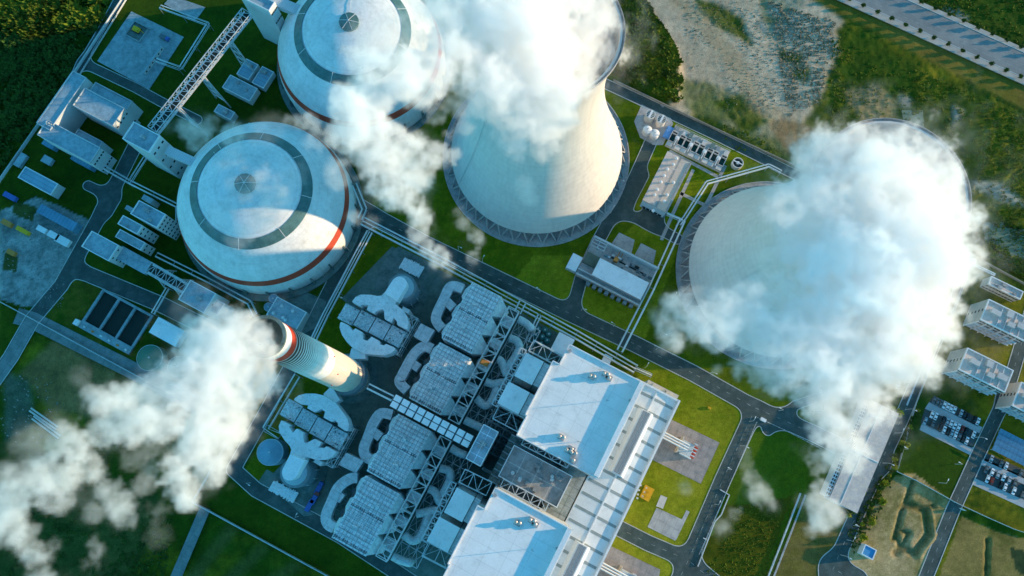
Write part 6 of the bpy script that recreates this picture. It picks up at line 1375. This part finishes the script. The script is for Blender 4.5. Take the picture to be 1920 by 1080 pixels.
# ------------------------------------------------------------------ the steam itself
def puffs(lst, seed, z0, kids=5, arc=(0, 360), x0=None, rise=0.0):
    rnd = random.Random(seed); out = []
    for e in lst:
        px, py, r = e[:3]; th = e[3] if len(e) > 3 else 1.0; z = (e[4] if len(e) > 4 else z0) + rnd.uniform(-3, 5)
        if x0: z += max(0, x0 - px) * rise; r = r * (CAM_H - z) / (CAM_H - z0)      # the plume climbs as the wind carries it west
        g = G(px, py, z); out.append((g.x, g.y, z, r, th))
        for k in range(kids if r > 4 else 1):
            a = R_(rnd.uniform(*arc)); q = r * rnd.uniform(.22, .55); d = r * rnd.uniform(.6, .98)
            out.append((g.x + math.cos(a) * d, g.y + math.sin(a) * d, z + rnd.uniform(-.1, .6) * r * .7, q, th))
    return out
T2 = [(1270, 575, 5, .8), (1310, 600, 6, .8), (1350, 615, 7, .7), (1390, 575, 7, .5), (1430, 620, 9, .7), (1440, 550, 7, .25), (1300, 560, 4, .35), (1340, 555, 5, .3), (1245, 650, 2.5, .3), (1500, 600, 9, .7), (1560, 640, 12, 1), (1600, 660, 12, 1), (1560, 460, 14, .9), (1700, 620, 11, 1), (1730, 560, 11, 1), (1570, 330, 9, .9, 145), (1530, 345, 6, .6, 150), (1610, 290, 8, .9, 140), (1665, 278, 7, .9, 138), (1720, 310, 7, .8, 140), (1765, 350, 6, .8, 142), (1640, 345, 19, 1, 140), (1682, 347, 16, 1, 140), (1738, 395, 10, 1, 143), (1590, 400, 19, 1, 146), (1738, 440, 10, 1, 148), (1660, 430, 24), (1708, 480, 15), (1535, 370, 12, .6), (1510, 440, 8, .3), (1470, 385, 8, .35), (1600, 520, 20), (1690, 560, 16), (1722, 515, 6.5), (1742, 492, 5), (1755, 462, 4), (1650, 630, 15), (1710, 655, 8), (1735, 590, 8), (1560, 590, 14, .8), (1490, 540, 7, .25), (1470, 640, 10, .7), (1400, 605, 8, .7), (1340, 590, 7, .7), (1290, 590, 6, .6), (1255, 615, 4.5, .5), (1265, 640, 3, .5), (1235, 595, 3, .2), (1540, 680, 11), (1490, 690, 8, .7), (1430, 670, 7, .6), (1380, 690, 3.5, .5), (1345, 695, 2.5, .4), (1610, 710, 13), (1660, 700, 8), (1570, 745, 8, .9), (1530, 770, 6), (1520, 740, 6), (1555, 800, 6.5), (1585, 845, 6), (1560, 860, 4.5, .6), (1600, 870, 3.5, .8), (1575, 800, 5), (1530, 860, 4, .45), (1535, 915, 3, .7), (1545, 960, 4.5, .7), (1535, 985, 3.5, .7), (1520, 1000, 2.5, .4), (1530, 940, 3, .8)]
steam('steam', None, puffs([(p[0], p[1], p[2] * 1.15) + tuple(p[3:]) for p in T2], 1, 160, arc=(150, 315), x0=1700, rise=.05), 1.0, 3, .17, veil=.05)
T1 = [(960, 60, 14), (920, 70, 12), (1010, 90, 14), (870, 50, 12, .9), (890, 150, 8, .8), (930, 150, 10), (1000, 210, 9), (1040, 220, 8, .9), (970, 280, 4, .5), (1010, 280, 4, .5), (700, 160, 8), (745, 165, 8), (790, 165, 7), (820, 130, 7), (670, 215, 7), (640, 200, 4, .7), (700, 240, 7), (750, 310, 6), (700, 300, 6), (740, 370, 5), (790, 330, 4, .8), (590, 240, 4, .5), (1030, 40, 20, 1, 142), (1085, 50, 14, 1, 142), (970, 20, 18, 1, 148), (1060, 110, 12, 1, 146), (1105, 105, 7, .9, 146), (905, 40, 16), (900, 0, 14), (830, 25, 10, .5), (780, 60, 7, .25), (730, 50, 7, .2), (720, 90, 9, .3), (980, 120, 15), (1010, 170, 12), (1050, 180, 9, .8), (950, 180, 10, .9), (1000, 235, 8, .8), (1030, 250, 5, .7), (930, 200, 6, .7), (900, 110, 10, .8), (850, 90, 9, .8), (960, 250, 6, .35), (985, 350, 3.5, .35, 120), (990, 365, 3, .3, 120), (790, 130, 8), (740, 130, 9), (690, 125, 7), (665, 105, 4, .8), (650, 185, 6), (700, 190, 8), (660, 235, 8), (680, 270, 7), (730, 260, 7), (720, 300, 7), (770, 285, 7), (820, 285, 5, .8), (850, 290, 3.5, .8), (840, 250, 3, .5), (820, 215, 4, .4), (860, 200, 5, .35), (870, 240, 4, .3), (735, 335, 6), (770, 340, 5, .8), (765, 380, 5), (785, 410, 4), (780, 440, 3.5, .9), (800, 465, 3, .8), (825, 480, 3.5, .8), (845, 500, 2.5, .7), (870, 420, 3, .4), (895, 445, 4.5, .7), (885, 480, 3, .6), (860, 400, 2.5, .3), (620, 250, 4, .6), (575, 230, 3.5, .6), (545, 225, 3, .5), (590, 265, 4, .3), (500, 240, 6, .08), (640, 320, 5, .3), (665, 410, 2.2, .5), (700, 420, 3, .2)]
steam('steam', None, puffs([(p[0], p[1], p[2] * 1.12) + tuple(p[3:]) for p in T1], 2, 158, arc=(120, 310), x0=1080, rise=.10), 1.0, 11, .17)
TD = [(350, 240, 4.5, .7), (375, 255, 5.5, .8), (400, 235, 4, .7), (430, 255, 5, .8), (440, 290, 5, .45), (420, 310, 4, .3), (455, 350, 7, .3), (425, 390, 6, .28), (500, 340, 6, .45), (520, 370, 6, .5), (500, 410, 7, .4), (460, 440, 6, .3), (550, 330, 5, .12), (560, 420, 4, .1)]
steam('steam', None, puffs([(p[0], p[1], p[2] * .9, p[3] * 1.3) for p in TD], 5, 162), 1.0, 21, .09, veil=.22)
CH = [(452, 665, 11, 1), (435, 640, 11, 1), (450, 700, 12, 1), (400, 660, 9), (350, 715, 8), (455, 615, 6, 1, 171), (435, 610, 6), (484, 625, 5.5, 1, 173), (480, 645, 6, 1, 172), (460, 645, 9), (430, 650, 12), (425, 690, 12), (465, 690, 11), (490, 695, 6), (505, 705, 3.5), (500, 725, 3), (395, 690, 9), (370, 720, 10), (410, 740, 10, .9), (455, 730, 9), (490, 730, 5), (330, 700, 6, .3), (335, 745, 8), (290, 745, 9), (240, 750, 8), (200, 755, 7), (250, 790, 10), (200, 800, 8), (310, 790, 8), (180, 770, 4, .6), (350, 790, 6, .4), (410, 800, 9), (385, 830, 10), (400, 860, 7), (350, 850, 6, .7), (330, 880, 6), (340, 915, 6), (345, 945, 4), (375, 890, 4, .9), (420, 830, 4, .8), (140, 840, 9), (115, 880, 9), (160, 880, 7), (90, 930, 8), (60, 900, 8, .6), (30, 940, 9), (10, 890, 6, .5), (20, 985, 7), (50, 1010, 6, .9), (60, 1045, 6, .9), (75, 1070, 6, .8), (100, 1020, 4, .4), (200, 920, 5, .8), (225, 945, 6, .8), (235, 970, 4, .7), (215, 905, 4, .8), (290, 880, 5, .35), (270, 910, 5, .3), (300, 960, 6, .18), (250, 860, 5, .25), (175, 960, 4, .35), (180, 1030, 4, .6), (170, 1055, 3, .5), (280, 840, 5, .25), (60, 850, 8, .2), (110, 800, 6, .1), (300, 1000, 6, .1), (150, 700, 4, .15), (300, 765, 6, .9), (265, 800, 6, .8)]
steam('steam', None, puffs([(p[0], p[1], p[2] * (.86 if p[0] < 330 else 1), (p[3] if len(p) > 3 else 1) * (.7 if p[0] < 330 else 1)) + tuple(p[4:]) for p in CH], 3, 166, x0=480, rise=.11), 1.0, 31, .18)
FD = [(1410, 900, 3.2, .45), (1425, 925, 4.5, .7), (1440, 945, 3, .6), (1400, 870, 3, .2), (1375, 960, 4, .35), (1360, 985, 4, .25), (1290, 920, 2.6, .3), (1395, 845, 2.5, .15), (1500, 940, 3, .1), (1285, 855, 2, .12)]
steam('steam', None, puffs(FD, 9, 150), 1.0, 41, .11, veil=.22)
